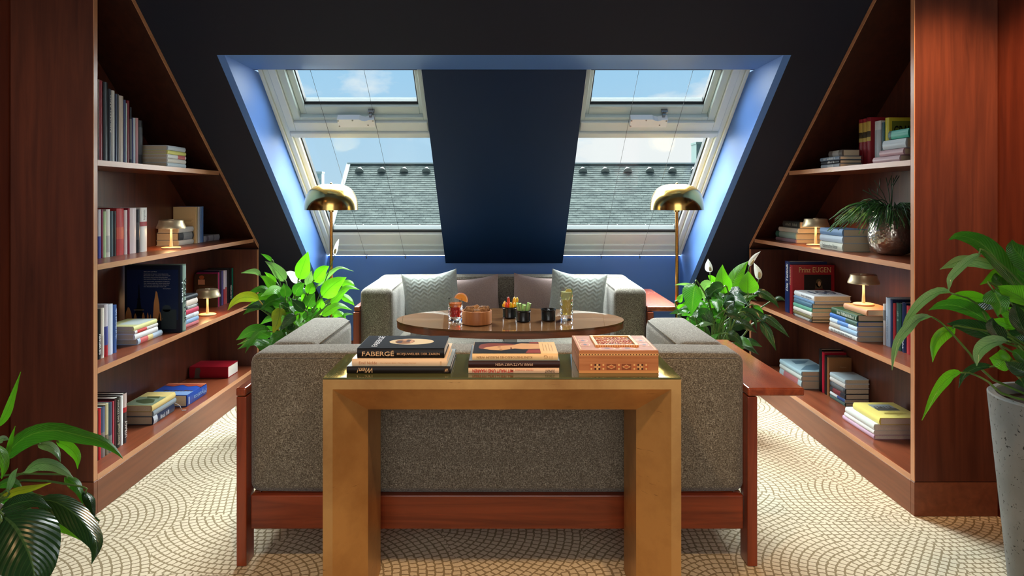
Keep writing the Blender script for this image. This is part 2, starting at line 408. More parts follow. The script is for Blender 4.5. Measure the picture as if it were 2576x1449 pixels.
TEXTC = {}
def text_mesh(s, shear=0, bold=0):
    key = (s, shear, bold)
    if key not in TEXTC:
        cu = bpy.data.curves.new('t', 'FONT'); cu.body = s; cu.size = 1; cu.shear = shear; cu.offset = bold; cu.resolution_u = 3
        o = bpy.data.objects.new('t', cu); COL.objects.link(o)
        me = bpy.data.meshes.new_from_object(o.evaluated_get(bpy.context.evaluated_depsgraph_get()))
        vs = [v.co.copy() for v in me.vertices]; fs = [tuple(p.vertices) for p in me.polygons]
        bpy.data.objects.remove(o); bpy.data.curves.remove(cu); bpy.data.meshes.remove(me)
        TEXTC[key] = (vs, fs)
    return TEXTC[key]
def marks_mesh(s):
    """Lettering too small to read in the photograph: blurred strokes, no words. s: '~' and the number of letters."""
    rnd = random.Random(len(s) * 31 + sum(map(ord, s))); n = int(s[1:].split('.')[0]); vs, fs, x = [], [], 0
    for k in range(n):
        if k and rnd.random() < .16: x += .45; continue
        for st in range(rnd.choice((1, 2, 2, 3))):
            h0, h1 = (0, rnd.choice((.7, 1))) ; w = .14
            i = len(vs); vs += [Vector((x, h0, 0)), Vector((x + w, h0, 0)), Vector((x + w, h1, 0)), Vector((x, h1, 0))]; fs.append((i, i + 1, i + 2, i + 3)); x += .24
        if rnd.random() < .6:
            i = len(vs); y = rnd.choice((0, .4, .58)); vs += [Vector((x - .45, y, 0)), Vector((x - .1, y, 0)), Vector((x - .1, y + .12, 0)), Vector((x - .45, y + .12, 0))]; fs.append((i, i + 1, i + 2, i + 3))
        x += .14
    return vs, fs
def add_serifs(s, vs, fs):
    cnt = {}
    for f in fs:
        for a, b in zip(f, f[1:] + f[:1]):
            cnt.setdefault((min(a, b), max(a, b)), []).append(f)
    vs, fs = list(vs), list(fs); out = []
    for (a, b), ff in cnt.items():
        A, B = vs[a], vs[b]
        if len(ff) == 1 and abs(A.y - B.y) < 1e-4 and .02 < abs(A.x - B.x) < .17:
            cy_ = sum(vs[i].y for i in ff[0]) / len(ff[0]); sg = 1 if cy_ > A.y else -1
            out.append((min(A.x, B.x) - .055, max(A.x, B.x) + .055, A.y, A.y + sg * .035))
    for x0, x1, y0, y1 in out:
        i = len(vs); y0, y1 = sorted((y0, y1)); vs += [Vector((x0, y0, 0)), Vector((x1, y0, 0)), Vector((x1, y1, 0)), Vector((x0, y1, 0))]; fs.append((i, i + 1, i + 2, i + 3))
    return vs, fs
def write(name, s, origin, ex, ey, w, h, mat, parent, shear=0, bold=0, lift=.0008, serif=False):
    """Lettering fitted in a w x h box whose lower left corner is origin, along ex, ey."""
    vs, fs = marks_mesh(s) if s[0] == '~' else text_mesh(s, shear, bold)
    if serif: vs, fs = add_serifs(s, vs, fs)
    x0 = min(v.x for v in vs); x1 = max(v.x for v in vs); y0 = min(v.y for v in vs); y1 = max(v.y for v in vs)
    ex = Vector(ex).normalized(); ey = Vector(ey).normalized(); n = ex.cross(ey)
    pts = [Vector(origin) + ex * ((v.x - x0) / (x1 - x0) * w) + ey * ((v.y - y0) / (y1 - y0) * h) + n * lift for v in vs]
    return from_py(name, pts, fs, mat, parent, fix=False)
def flat(name, pts, mat, parent, origin, ex, ey, lift=.0006):
    """A flat print: polygon given in ex/ey metres from origin."""
    ex = Vector(ex).normalized(); ey = Vector(ey).normalized(); n = ex.cross(ey)
    if pts and not isinstance(pts[0][0], (tuple, list)): pts = [pts]
    V, Fc = [], []
    for poly in pts:
        Fc.append(tuple(range(len(V), len(V) + len(poly))))
        V += [Vector(origin) + ex * a + ey * b + n * lift for a, b in poly]
    return from_py(name, V, Fc, mat, parent, fix=False)
def ell(cx, cy, rx, ry, n=20): return [(cx + rx * math.cos(2 * math.pi * k / n), cy + ry * math.sin(2 * math.pi * k / n)) for k in range(n)]
def rect(x0, y0, x1, y1): return [(x0, y0), (x1, y0), (x1, y1), (x0, y1)]

# ================================================================ THE ROOM
XB, Y0, Y1 = 1.80, 3.052, 5.105      # bookcase front plane, near and far ends
XW = 2.17                            # side walls
YK = 5.84                            # knee wall
T = .765                             # pitch of the roof
def zr(y): return 1.0616 + T * (Y1 - y)          # underside of the sloping ceiling
XR = 1.478                                        # half width of the roof-window recess
YT, ZT = 3.677, 2.154                             # head of the recess on the ceiling
YH = 4.098                                        # back edge of the horizontal head lining
def z2(y): return ZT + T * (YH - y)              # face of the pier between the windows
def z3(y): return z2(y) + .1                      # plane of the window frames
ZC = 2.75; YC = Y1 - (ZC - 1.0616) / T

fl = from_py('floor', [(-XW, -2.6, 0), (XW, -2.6, 0), (XW, YK, 0), (-XW, YK, 0)], [(0, 1, 2, 3)], CARPET); struct(fl)
def slab(name, poly, th, mat, direction=(0, 0, 1)):
    d = Vector(direction) * th; n = len(poly)
    V = [Vector(p) for p in poly] + [Vector(p) + d for p in poly]
    fs = [tuple(range(n)), tuple(range(n, 2 * n))] + [(i, (i + 1) % n, n + (i + 1) % n, n + i) for i in range(n)]
    return struct(from_py(name, V, fs, mat))
V, Fs = [], []
def quad(*p):
    Fs.append(tuple(range(len(V), len(V) + len(p)))); V.extend(p)
th = .03
def roof_piece(x0, x1, ya, yb):
    quad((x0, ya, zr(ya)), (x1, ya, zr(ya)), (x1, yb, zr(yb)), (x0, yb, zr(yb)))
roof_piece(-XW, -XR, YC, YK); roof_piece(XR, XW, YC, YK); roof_piece(-XR, XR, YC, YT)
struct(from_py('ceiling', V, Fs, DARK, fix=False))
slab('ceiling', [(-XW, -2.6, ZC), (XW, -2.6, ZC), (XW, YC, ZC), (-XW, YC, ZC)], .05, CEILP)
slab('wall_left', [(-XW, -2.6, 0), (-XW, YK, 0), (-XW, YK, ZC), (-XW, -2.6, ZC)], .05, wood('wall_panel_wood', srgb(84, 34, 20), srgb(118, 54, 32), 'z', .4), (-1, 0, 0))
slab('wall_right', [(XW, -2.6, 0), (XW, YK, 0), (XW, YK, ZC), (XW, -2.6, ZC)], .05, MATS['wall_panel_wood'], (1, 0, 0))
slab('wall_rear', [(-XW, -2.6, 0), (XW, -2.6, 0), (XW, -2.6, ZC), (-XW, -2.6, ZC)], .05, principled('rear_wall_paint', srgb(150, 140, 128), .7), (0, -1, 0))
# knee wall: midnight at the sides, blue below the windows
kt = zr(YK)
slab('wall_back', [(-XW, YK, 0), (-XR, YK, 0), (-XR, YK, kt), (-XW, YK, kt)], .08, DARK, (0, 1, 0))
slab('wall_back', [(XR, YK, 0), (XW, YK, 0), (XW, YK, kt), (XR, YK, kt)], .08, DARK, (0, 1, 0))
slab('wall_back', [(-XR, YK, 0), (XR, YK, 0), (XR, YK, z3(YK) - .01), (-XR, YK, z3(YK) - .01)], .08, BLUE, (0, 1, 0))
BASEW = wood('baseboard_wood', srgb(110, 52, 32), srgb(140, 72, 46), 'x', .4)
struct(box('baseboard_back', -XW, XW, YK - .018, YK - .001, 0, .20, BASEW, bev=.003))
# recess linings
yw = YK + .05
for sx, nm in ((-1, 'trim_1'), (1, 'trim_2')):
    x = sx * XR
    poly = [(x, YT, ZT), (x, YH + .16, ZT), (x, YK + .02, z3(YK) + .1 - T * .02), (x, YK + .02, kt - .05), (x, YK, kt)]
    slab(nm, poly, .04, BLUE, (sx, 0, 0))
slab('trim_3', [(-XR - .04, YT, ZT), (XR + .04, YT, ZT), (XR + .04, YH, ZT), (-XR - .04, YH, ZT)], .03, BLUE, (0, 0, 1))
# roof build-up that closes the gap between ceiling and roof skin
slab('trim_5', [(-XW, YC, zr(YC) + .36), (XW, YC, zr(YC) + .36), (XW, YH + .13, z3(YH + .13) + .02), (-XW, YH + .13, z3(YH + .13) + .02)], .02, DARK, (0, 0, 1))
# pier between the two windows
XP = .487
yb = 5.80
pier = [(-XP, YH + .002, z2(YH + .002)), (XP, YH + .002, z2(YH + .002)), (XP, yb, z2(yb)), (-XP, yb, z2(yb))]
slab('wall_pier', pier, .16, NAVY, (0, .607, .794))

# ---------------------------------------------------------------- roof windows
AL = math.atan(T); CA, SA = math.cos(AL), math.sin(AL)
O3 = Vector((0, YH, z3(YH))); DV = Vector((0, CA, -SA)); DN = Vector((0, -SA, -CA))   # down the slope, into the room
def vs_px(py):
    s = (z3(0) - E) / (T * F + CY - py); return (F * s - YH) / CA
def sx_px(py): return (z3(0) - E) / (T * F + CY - py)
def P3(u, v, n): return O3 + Vector((u, 0, 0)) + DV * v + DN * n
def wbox(bm, u0, u1, v0, v1, n0, n1):
    return add_hexa(bm, [P3(u0, v0, n0), P3(u1, v0, n0), P3(u1, v1, n0), P3(u0, v1, n0), P3(u0, v0, n1), P3(u1, v0, n1), P3(u1, v1, n1), P3(u0, v1, n1)])
def wpart(name, parent, mat, *boxes, bev=.003):
    bm = bmesh.new()
    for b in boxes: wbox(bm, *b)
    if bev: bevel(bm, bev, 1)
    return bm_obj(name, bm, mat, parent)
def roof_window(idx, sgn):
    win = empty('window_%d' % idx, P3(sgn * .95, vs_px(640), 0)); win['kind'] = 'structure'
    def span(a, b): return (min(sgn * a, sgn * b), max(sgn * a, sgn * b))
    o_, i_ = 1.474, .40              # outer (by the recess) and inner (behind the pier)
    v_top, v_b = vs_px(90), vs_px(322)
    vt0, vt1 = vs_px(322), vs_px(346)
    ga, gb = 1.285, .55              # upper pane
    # fixed outer frame, running the whole height beside the recess
    wpart('outer_frame', win, CREAM, span(o_, 1.452) + (v_top, vs_px(633), -.06, .035), span(1.452, 1.418) + (v_top, vs_px(633), -.06, .02))
    # upper opening window: frame then sash, stepped
    wpart('frame', win, CREAM, span(1.418, 1.372) + (v_top, v_b, -.07, .03), span(.50, i_) + (v_top, v_b, -.07, .02), span(1.372, .50) + (vs_px(300), v_b, -.07, .03))
    s = wpart('sash', win, GREYW, span(1.372, 1.325) + (v_top, vs_px(300), -.07, .012), span(1.325, ga) + (v_top, vs_px(292), -.07, -.02),
          span(.525, .50) + (v_top, vs_px(300), -.07, .012), span(gb, .525) + (v_top, vs_px(292), -.07, -.02),
          span(1.325, .525) + (vs_px(292), vs_px(300), -.07, .012), span(ga, gb) + (vs_px(272), vs_px(292), -.07, -.015))
    wpart('gasket', win, RUBBER, span(ga, ga - .008) + (v_top, vs_px(271), -.07, -.035), span(gb + .008, gb) + (v_top, vs_px(271), -.07, -.035), span(ga, gb) + (vs_px(268), vs_px(271), -.07, -.03), bev=0)
    wpart('glazing_bar', win, BARM, span(ga, gb) + (vs_px(266), vs_px(268), -.075, -.04), bev=0)
    wpart('pane', win, PANE, span(ga, gb) + (v_top, vs_px(271), -.066, -.06), bev=0)
    # transom
    wpart('transom', win, CREAM, span(1.418, i_) + (vt0 + .004, vs_px(334), -.07, .042), span(1.418, i_) + (vs_px(334), vt1, -.07, .008), bev=.006)
    # lower fixed light
    la = 1.385
    wpart('lower_frame', win, WHITE, span(1.418, la) + (vt1, vs_px(592), -.07, -.005), span(.45, i_) + (vt1, vs_px(592), -.07, -.005))
    wpart('gasket', win, RUBBER, span(la, la - .010) + (vt1, vs_px(591.5), -.07, -.03), span(la, .45) + (vs_px(589), vs_px(592), -.07, -.03), bev=0)
    wpart('glazing_bar', win, BARM, span(la, .45) + (vs_px(586), vs_px(589), -.075, -.036), bev=0)
    wpart('pane', win, PANE, span(la, .45) + (vt1, vs_px(592), -.066, -.06), bev=0)
    wpart('sill_board', win, WHITE, span(1.418, i_) + (vs_px(592), vs_px(616), -.07, -.008))
    wpart('sill_moulding', win, CREAM, span(1.418, i_) + (vs_px(616), vs_px(626), -.07, .004), span(1.418, i_) + (vs_px(626.5), vs_px(633), -.07, .018), span(1.452, i_) + (vs_px(633.5), vs_px(640), -.07, .010))
    # two fine blind cords down each window
    for (pb, pt) in (((924, 639), (788, 176)), ((1021, 639), (921, 176))) if sgn < 0 else (((1511, 639), (1602, 176)), ((1608, 639), (1736, 176))):
        ub = (pb[0] - CX) * sx_px(pb[1]); ut = (pt[0] - CX) * sx_px(pt[1])
        bm = bmesh.new(); add_tube(bm, [P3(ut, vs_px(150), .05), P3(ub, vs_px(638), .05)], .0011, 5)
        add_tube(bm, [P3(ub, vs_px(638), .05), P3(ub, vs_px(638), .008)], .003, 6)
        bm_obj('blind_cord', bm, RUBBER, win, True)
    # white operating bar with its latch
    cxp = (899 if sgn < 0 else 1629); sp = sx_px(296); uc = (cxp - CX) * sp; hw = 46 * sp
    va, vb_ = vs_px(286), vs_px(306)
    bm = bmesh.new()
    prof = [(-hw, va), (hw * .18, va), (hw * .30, va + .010), (hw * .5, va + .016), (hw * .75, va + .004), (hw, va + .002), (hw, vb_), (-hw, vb_)]
    a = [bm.verts.new(P3(uc + q[0], q[1], .010)) for q in prof]; b = [bm.verts.new(P3(uc + q[0], q[1], .052)) for q in prof]
    bm.faces.new(a); bm.faces.new(b)
    for i in range(len(prof)): bm.faces.new((a[i], a[(i + 1) % len(prof)], b[(i + 1) % len(prof)], b[i]))
    bar = bm_obj('window_handle', bm, PLASTIC, win)
    bm = bmesh.new()
    for uu, vv in ((-hw * .95, va + .012), (-hw * .95, vb_ - .012), (hw * .62, vb_ - .022), (hw * .93, va + .014), (-.02, va + .008)):
        add_tube(bm, [P3(uc + uu, vv, .052), P3(uc + uu, vv, .056)], .005, 8)
    bm_obj('screw', bm, STEEL, bar)
    bm = bmesh.new(); wbox(bm, uc + hw * .66, uc + hw * 1.0, vs_px(278), vs_px(281), -.015, .010); wbox(bm, uc + hw * .72, uc + hw * .86, vs_px(281), va + .004, -.01, .03)
    add_tube(bm, [P3(uc + hw * .7, vs_px(279.5), .01), P3(uc + hw * .7, vs_px(279.5), .016)], .006, 8); add_tube(bm, [P3(uc + hw * .95, vs_px(279.5), .01), P3(uc + hw * .95, vs_px(279.5), .016)], .006, 8)
    bm_obj('latch', bm, STEEL, bar)
    return win
roof_window(1, -1); roof_window(2, 1)

# ---------------------------------------------------------------- world outside
YE, ZE, YG, ZG = 60.0, -2.15, 68.0, 4.67       # eave and ridge of the house opposite
XL, XRR = -15.0, 23.0
house = thing('neighbouring_house', 'house opposite with a large grey slate roof and a row of small roof vents', 'house', (4, YE, -12))
SLATE = principled('slate', srgb(112, 118, 116), .8, **{'Specular IOR Level': .05})
add_noise_color(SLATE, srgb(50, 58, 57), srgb(74, 82, 79), .9, (1, 1, 3), detail=6)
up = Vector((0, YG - YE, ZG - ZE)); LS = up.length; up.normalize(); outn = Vector((0, -up.z, up.y))
def RP(x, v, n): return Vector((x, YE, ZE)) + up * v + outn * n
bm = bmesh.new()
add_hexa(bm, [RP(XL, 0, -.3), RP(XRR, 0, -.3), RP(XRR, LS, -.3), RP(XL, LS, -.3), RP(XL, 0, 0), RP(XRR, 0, 0), RP(XRR, LS, 0), RP(XL, LS, 0)])
bm_obj('roof_deck', bm, principled('roof_felt', srgb(60, 64, 64), .9), house)
box('wall', XL + .4, XRR - .4, YE + .5, YE + 14, -12, ZE + .15, principled('house_render', srgb(190, 190, 180), .8), house)
rowh, sw = .30, .62
nr = int(LS / rowh); slates = []
for r in range(nr):
    off = (r % 2) * sw / 2 + random.uniform(-.06, .06); xx = XL + off - sw
    while xx < XRR:
        a, b = max(xx + .012, XL), min(xx + sw - .012, XRR)
        if b - a > .08: slates.append((r, a, b, random.uniform(0, .02)))
        xx += sw
def visible(sl):
    v = (sl[0] + .5) * rowh; p = RP((sl[1] + sl[2]) / 2, v, 0); px = CX + F * p.x / p.y; py = CY - F * (p.z - E) / p.y
    return (860 < px < 1105 or 1425 < px < 1700) and py < 586
near = [s for s in slates if visible(s)]; near.sort(key=lambda s: s[0]); near = near[:300]; nset = set(near)
def slate_geo(bm, sl):
    r, a, b, j = sl; v0, v1 = r * rowh, min((r + 1) * rowh + .10, LS)
    add_hexa(bm, [RP(a, v0, .026 + j * .6), RP(b, v0, .026 + j * .6), RP(b, v1, .002), RP(a, v1, .002), RP(a, v0, .044 + j * .6), RP(b, v0, .044 + j * .6), RP(b, v1, .014), RP(a, v1, .014)])
for sl in near:
    bm = bmesh.new(); slate_geo(bm, sl); bm_obj('slate', bm, SLATE, house)
bm = bmesh.new()
for sl in slates:
    if sl not in nset: slate_geo(bm, sl)
o = bm_obj('slate_courses', bm, SLATE, house); o['kind'] = 'stuff'
VERGE = principled('verge_metal', srgb(126, 136, 136), .7, **{'Specular IOR Level': .1})
bm = bmesh.new(); add_hexa(bm, [RP(XL - .35, -.1, -.3), RP(XL + .02, -.1, -.3), RP(XL + .02, LS, -.3), RP(XL - .35, LS, -.3), RP(XL - .35, -.1, .16), RP(XL + .02, -.1, .16), RP(XL + .02, LS, .16), RP(XL - .35, LS, .16)])
bm_obj('verge_trim', bm, VERGE, house)
box('ridge_cap', XL - .3, XRR, YG - .22, YG + .22, ZG + .02, ZG + .14, VERGE, house)
for k in range(16):
    px = 905.5 + 56 * k; v = LS * .905; p0 = RP(0, v, 0); x = (px - CX) / F * p0.y
    bm = bmesh.new(); n = 8
    base = [RP(x + .42 * math.cos(math.pi * i / n), v - .30, .05 + .50 * math.sin(math.pi * i / n)) for i in range(n + 1)]
    bv = [bm.verts.new(p) for p in base]; tip = bm.verts.new(RP(x, v + .55, .03)); lo = bm.verts.new(RP(x, v - .22, .05))
    for i in range(n): bm.faces.new((bv[i], bv[i + 1], tip)); bm.faces.new((bv[i + 1], bv[i], lo))
    bm_obj('roof_vent', bm, principled('vent_metal', srgb(80, 86, 84), .6), house)
GUARD = principled('snow_guard_metal', srgb(190, 200, 196), .6, **{'Specular IOR Level': .1})
for vv in (.55, 1.15): tube('guard_rail', [RP(XL + .2, vv, .5), RP(XRR, vv, .5)], .045, GUARD, house, 6)
for k in range(13): 
    px = 843 + 71 * k; x = (px - CX) / F * (YE + .6)
    tube('guard_post', [RP(x, .45, .05), RP(x, .52, .5), RP(x, 1.25, .5)], .04, GUARD, house, 5)
box('gutter', XL - .3, XRR, YE - .45, YE - .1, ZE - .25, ZE + .02, VERGE, house)

struct(from_py('ground', [(-90, 20, -12.02), (120, 20, -12.02), (160, 220, -12.02), (-120, 220, -12.02)], [(0, 1, 2, 3)], principled('ground_haze', srgb(120, 128, 128), .9, **{'Specular IOR Level': .05})))
def tower(name, label, px0, px1, ytop, ybot, d, mat, wmat, cols, rows):
    a = ray(px0, ytop, d); b = ray(px1, ybot, d); w = b.x - a.x; b.z = -12.0
    tw = thing(name, label, 'building', ((a.x + b.x) / 2, d, b.z))
    box('wall', a.x, b.x, d, d + w, b.z, a.z, mat, tw)
    box('roof_parapet', a.x - .1, b.x + .1, d - .1, d + w + .1, a.z, a.z + .4, mat, tw)
    cw, rh = w / cols, (a.z - b.z) / rows
    for i in range(cols):
        for j in range(rows):
            box('window', a.x + cw * (i + .15), a.x + cw * (i + .85), d - .12, d - .01, b.z + rh * (j + .2), b.z + rh * (j + .85), wmat, tw)
tower('office_tower', 'pale glass office tower far off, left of the slate roof', 783, 809, 436, 560, 150, principled('tower_concrete', srgb(112, 124, 124), .7, **{'Specular IOR Level': .1}), principled('tower_glass', srgb(84, 108, 114), .4), 4, 14)
tower('apartment_tower', 'grey green apartment tower rising behind the slate roof, right of the pier', 1752, 1800, 362, 470, 140, principled('tower_render', srgb(66, 80, 76), .7, **{'Specular IOR Level': .1}), principled('tower_window', srgb(36, 54, 54), .4), 5, 14)

# ================================================================ BOOKCASES
SH = (1.567, 1.104, .645, .174)      # shelf tops
XBK = 2.145                          # face of the back panel
def bookcase(sgn):
    side = 'left' if sgn < 0 else 'right'
    bc = thing('bookcase', 'mahogany bookcase built under the roof slope along the %s side' % side, 'bookcase', (sgn * XB, Y0, 0), 'pair of built-in bookcases')
    X = lambda v: sgn * v
    def bx(name, xa, xb, ya, yb_, za, zb, m, bev=.001, par=None):
        return box(name, min(X(xa), X(xb)), max(X(xa), X(xb)), ya, yb_, za, zb, m, par or bc, bev=bev, seg=1)
    ft = .003                                        # edge banding depth
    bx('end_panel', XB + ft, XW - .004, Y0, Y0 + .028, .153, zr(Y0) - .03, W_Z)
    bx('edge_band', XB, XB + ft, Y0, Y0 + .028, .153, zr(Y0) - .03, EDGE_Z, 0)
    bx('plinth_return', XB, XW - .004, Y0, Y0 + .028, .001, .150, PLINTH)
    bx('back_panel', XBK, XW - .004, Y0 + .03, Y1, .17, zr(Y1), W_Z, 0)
    # back panel above the knee of the slope, cut along the pitch
    ya, yb_ = Y0 + .03, Y1
    q = [(X(XBK), ya, zr(Y1)), (X(XBK), yb_, zr(Y1)), (X(XBK), ya, zr(ya) - .03)]
    V8 = [Vector(p) for p in q] + [Vector((X(XW - .004), p[1], p[2])) for p in q]
    from_py('back_panel', V8, [(0, 1, 2), (3, 4, 5), (0, 1, 4, 3), (1, 2, 5, 4), (2, 0, 3, 5)], W_Z, bc)
    # slanting board under the ceiling, with its edge band
    def slant(name, xa, xb, m):
        bm = bmesh.new(); ys, ye = Y0 + .029, Y1; t0, t1 = .006, .036
        add_hexa(bm, [(X(xa), ys, zr(ys) - t1), (X(xb), ys, zr(ys) - t1), (X(xb), ye, zr(ye) - t1), (X(xa), ye, zr(ye) - t1),
                      (X(xa), ys, zr(ys) - t0), (X(xb), ys, zr(ys) - t0), (X(xb), ye, zr(ye) - t0), (X(xa), ye, zr(ye) - t0)])
        bm_obj(name, bm, m, bc)
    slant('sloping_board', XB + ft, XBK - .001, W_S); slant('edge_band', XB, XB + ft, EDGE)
    bx('end_panel', XB + ft, XW - .004, Y1 - .028, Y1, .153, zr(Y1) - .04, W_Z)
    bx('edge_band', XB, XB + ft, Y1 - .028, Y1, .153, zr(Y1) - .04, EDGE_Z, 0)
    for k, z in enumerate(SH):
        ye = Y1 - .03 if z < 1.0 else Y1 - (z - (1.0616 - .037)) / T - .002
        if k == 1: ye = Y1 - (z - (1.0616 - .037)) / T - .002
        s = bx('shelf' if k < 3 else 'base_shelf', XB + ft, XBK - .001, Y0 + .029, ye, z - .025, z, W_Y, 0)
        bx('edge_band', XB, XB + ft, Y0 + .029, ye + .0, z - .025, z, EDGE, 0, s)
    bx('plinth', XB, XB + .025, Y0 + .029, Y1, .001, .1475, PLINTH)
    return bc
bookcase(-1); bookcase(1)

# ================================================================ BOOKS
def book(label, group, O, ex, ey, ez, D, TH, H, col, pages=PAGES, rough=.35, band=None, soft=False, parts=True):
    """O: spine corner; ex spine->fore edge, ey thickness, ez along the spine."""
    O = Vector(O); ex, ey, ez = Vector(ex), Vector(ey), Vector(ez)
    if abs(ex.x) > .9: D = min(D, XBK - .002 - abs(O.x))
    bk = thing('book', label, 'book', O + ex * D / 2 + ey * TH / 2 + ez * 0, group)
    P = lambda a, b, c: O + ex * a + ey * b + ez * c
    bt = min(.0028, TH * .16); m = paint(col, rough)
    bul = min(.005, TH * .16) if TH > .014 else .001
    outer = [(D, 0), (bul + .003, 0)] + [(bul * (1 - math.sin(math.pi * k / 4)), TH * (.03 + .94 * k / 4)) for k in range(5)] + [(bul + .003, TH), (D, TH)]
    inner = [(D, TH - bt), (bul + .005, TH - bt), (bul + .005, bt), (D, bt)]
    poly = outer + inner; n = len(poly)
    V = [P(a, b, 0) for a, b in poly] + [P(a, b, H) for a, b in poly]
    no_ = len(outer)
    fs = [(i, (i + 1) % n, n + (i + 1) % n, n + i) for i in range(n)]
    # caps as three strips
    def cap(off):
        f = []
        f.append((off + 0, off + 1, off + no_ + 2, off + no_ + 3))
        f.append((off + no_ - 1, off + no_ - 2, off + no_ + 1, off + no_))
        f.append(tuple(off + k for k in range(1, no_ - 1)) + (off + no_ + 1, off + no_ + 2))
        return f
    fs += cap(0) + cap(n)
    cv = from_py('cover', V, fs, m, bk, True)
    cv.data.set_sharp_from_angle(angle=R(42))
    g = .003 if not soft else .0005
    bm = bmesh.new()
    add_hexa(bm, [P(bul + .004, bt, g), P(D - g, bt, g), P(D - g, TH - bt, g), P(bul + .004, TH - bt, g), P(bul + .004, bt, H - g), P(D - g, bt, H - g), P(D - g, TH - bt, H - g), P(bul + .004, TH - bt, H - g)])
    bm_obj('pages', bm, pages, bk)
    if band:
        for (c0, c1, bc_) in band:
            # band round the spine between fractions c0..c1 of its length
            bb = []
            for a, b in outer[1:-1]: bb.append((a - .0006, b))
            nn = len(bb); VV = [P(a, b, H * c0) for a, b in bb] + [P(a, b, H * c1) for a, b in bb]
            from_py('spine_label', VV, [(i, i + 1, nn + i + 1, nn + i) for i in range(nn - 1)], paint(bc_, .4), bk, fix=False)
    bk['_'] = 0; del bk['_']
    BK[bk] = (P, D, TH, H)
    return bk
BK = {}
ORD = ['first', 'second', 'third', 'fourth', 'fifth', 'sixth', 'seventh', 'eighth', 'ninth', 'tenth', 'eleventh', 'twelfth', 'thirteenth', 'fourteenth', 'fifteenth', 'sixteenth']
def spine_title(bk, s, c, f0=.1, f1=.9, wfrac=.55, up=True, shear=0, bold=0, mid=.5, sgn=-1):
    """Lettering along an upright spine (facing the aisle)."""
    P, D, TH, H = BK[bk]
    ex_dir = (P(0, 0, 1) - P(0, 0, 0)).normalized(); thk = (P(0, 1, 0) - P(0, 0, 0)).normalized(); nrm = (P(0, 0, 0) - P(1, 0, 0)).normalized()
    ex = ex_dir if up else -ex_dir; ey = nrm.cross(ex)
    h = TH * wfrac; w = H * (f1 - f0)
    cen = P(0, TH * mid, H * (f0 + f1) / 2)
    return write('spine_title', s, cen - ex * w / 2 - ey * h / 2, ex, ey, w, h, paint(c), bk, shear, bold, lift=.0012)

def row(sgn, X, z, items, shelf_name, group, zoom, depth=.16, start=0, ref='near end'):
    """Upright books, spines to the aisle. items: (near_px, far_px, top_py, colour, description, opts) in zoomed coordinates."""
    k, ox, oy = zoom; out = []
    for i, it in enumerate(items):
        a, b, top, col, desc = it[:5]; op = it[5] if len(it) > 5 else {}
        pa, pb, pt = ox + a / k, ox + b / k, oy + top / k
        ya, yb_ = yx(pa, X), yx(pb, X)
        ym = ya
        zt = E - (pt - CY) / F * ym
        H = max(.12, zt - z); TH = yb_ - ya - .0012
        lab = '%s, %s from %s, %s' % (desc, ORD[i + start], ref, shelf_name.replace('the ', ''))
        bk = book(lab, group, (sgn * X, ya, z + .0005), (sgn, 0, 0), (0, 1, 0), (0, 0, 1), op.get('D', depth), TH, H, col, op.get('pages', PAGEW), op.get('rough', .3), op.get('band'))
        if 't' in op:
            tt = op['t']; spine_title(bk, tt[0], tt[1], *tt[2:])
            if 't2' in op: tt = op['t2']; spine_title(bk, tt[0], tt[1], *tt[2:])
        out.append(bk)
    return out

def stack(sgn, X, z, yn, yf, items, where, group, face='pages', names=None):
    """Flat books bottom to top, spine to the aisle (pages or spine to the camera).
    items: (thickness, colour, desc, opts: dx inset, dn/df length trims, D depth)."""
    n = len(items); zz = z + .0004; out = []
    for i, it in enumerate(items):
        th_, col, desc = it[:3]; op = it[3] if len(it) > 3 else {}
        pos = 'under' if i == 0 else ('topping' if i == n - 1 else '%s up in' % ORD[i])
        lab = '%s %s %s' % (desc, pos, where)
        ya, yb_ = yn + op.get('dn', 0), yf + op.get('df', 0)
        bk = book(lab, group, (sgn * (X + op.get('dx', 0)), ya, zz), (sgn, 0, 0), (0, 0, 1), (0, 1, 0), op.get('D', .16), th_, yb_ - ya, col, op.get('pages', PAGES), op.get('rough', .3), op.get('band'))
        if 't' in op:
            tt = op['t']
            P, D, TH, H = BK[bk]; f0, f1, wf = tt[2], tt[3], tt[4]
            ex = Vector((0, -1, 0)) if sgn > 0 else Vector((0, 1, 0)); ey = Vector((0, 0, 1))
            if len(tt) > 5 and tt[5]: ex = -ex; ey = -ey
            cen = P(0, TH / 2, H * (f0 + f1) / 2); w = H * (f1 - f0); h = TH * wf
            write('spine_title', tt[0], cen - ex * w / 2 - ey * h / 2, ex, ey, w, h, paint(tt[1]), bk, lift=.0012)
        zz += th_ + .0006; out.append(bk)
    return out, zz

BLK, WHT, REDC, NVY = (24, 24, 28), (226, 226, 222), (150, 34, 42), (30, 40, 84)
INK, PALE = (30, 30, 34), (220, 216, 208)
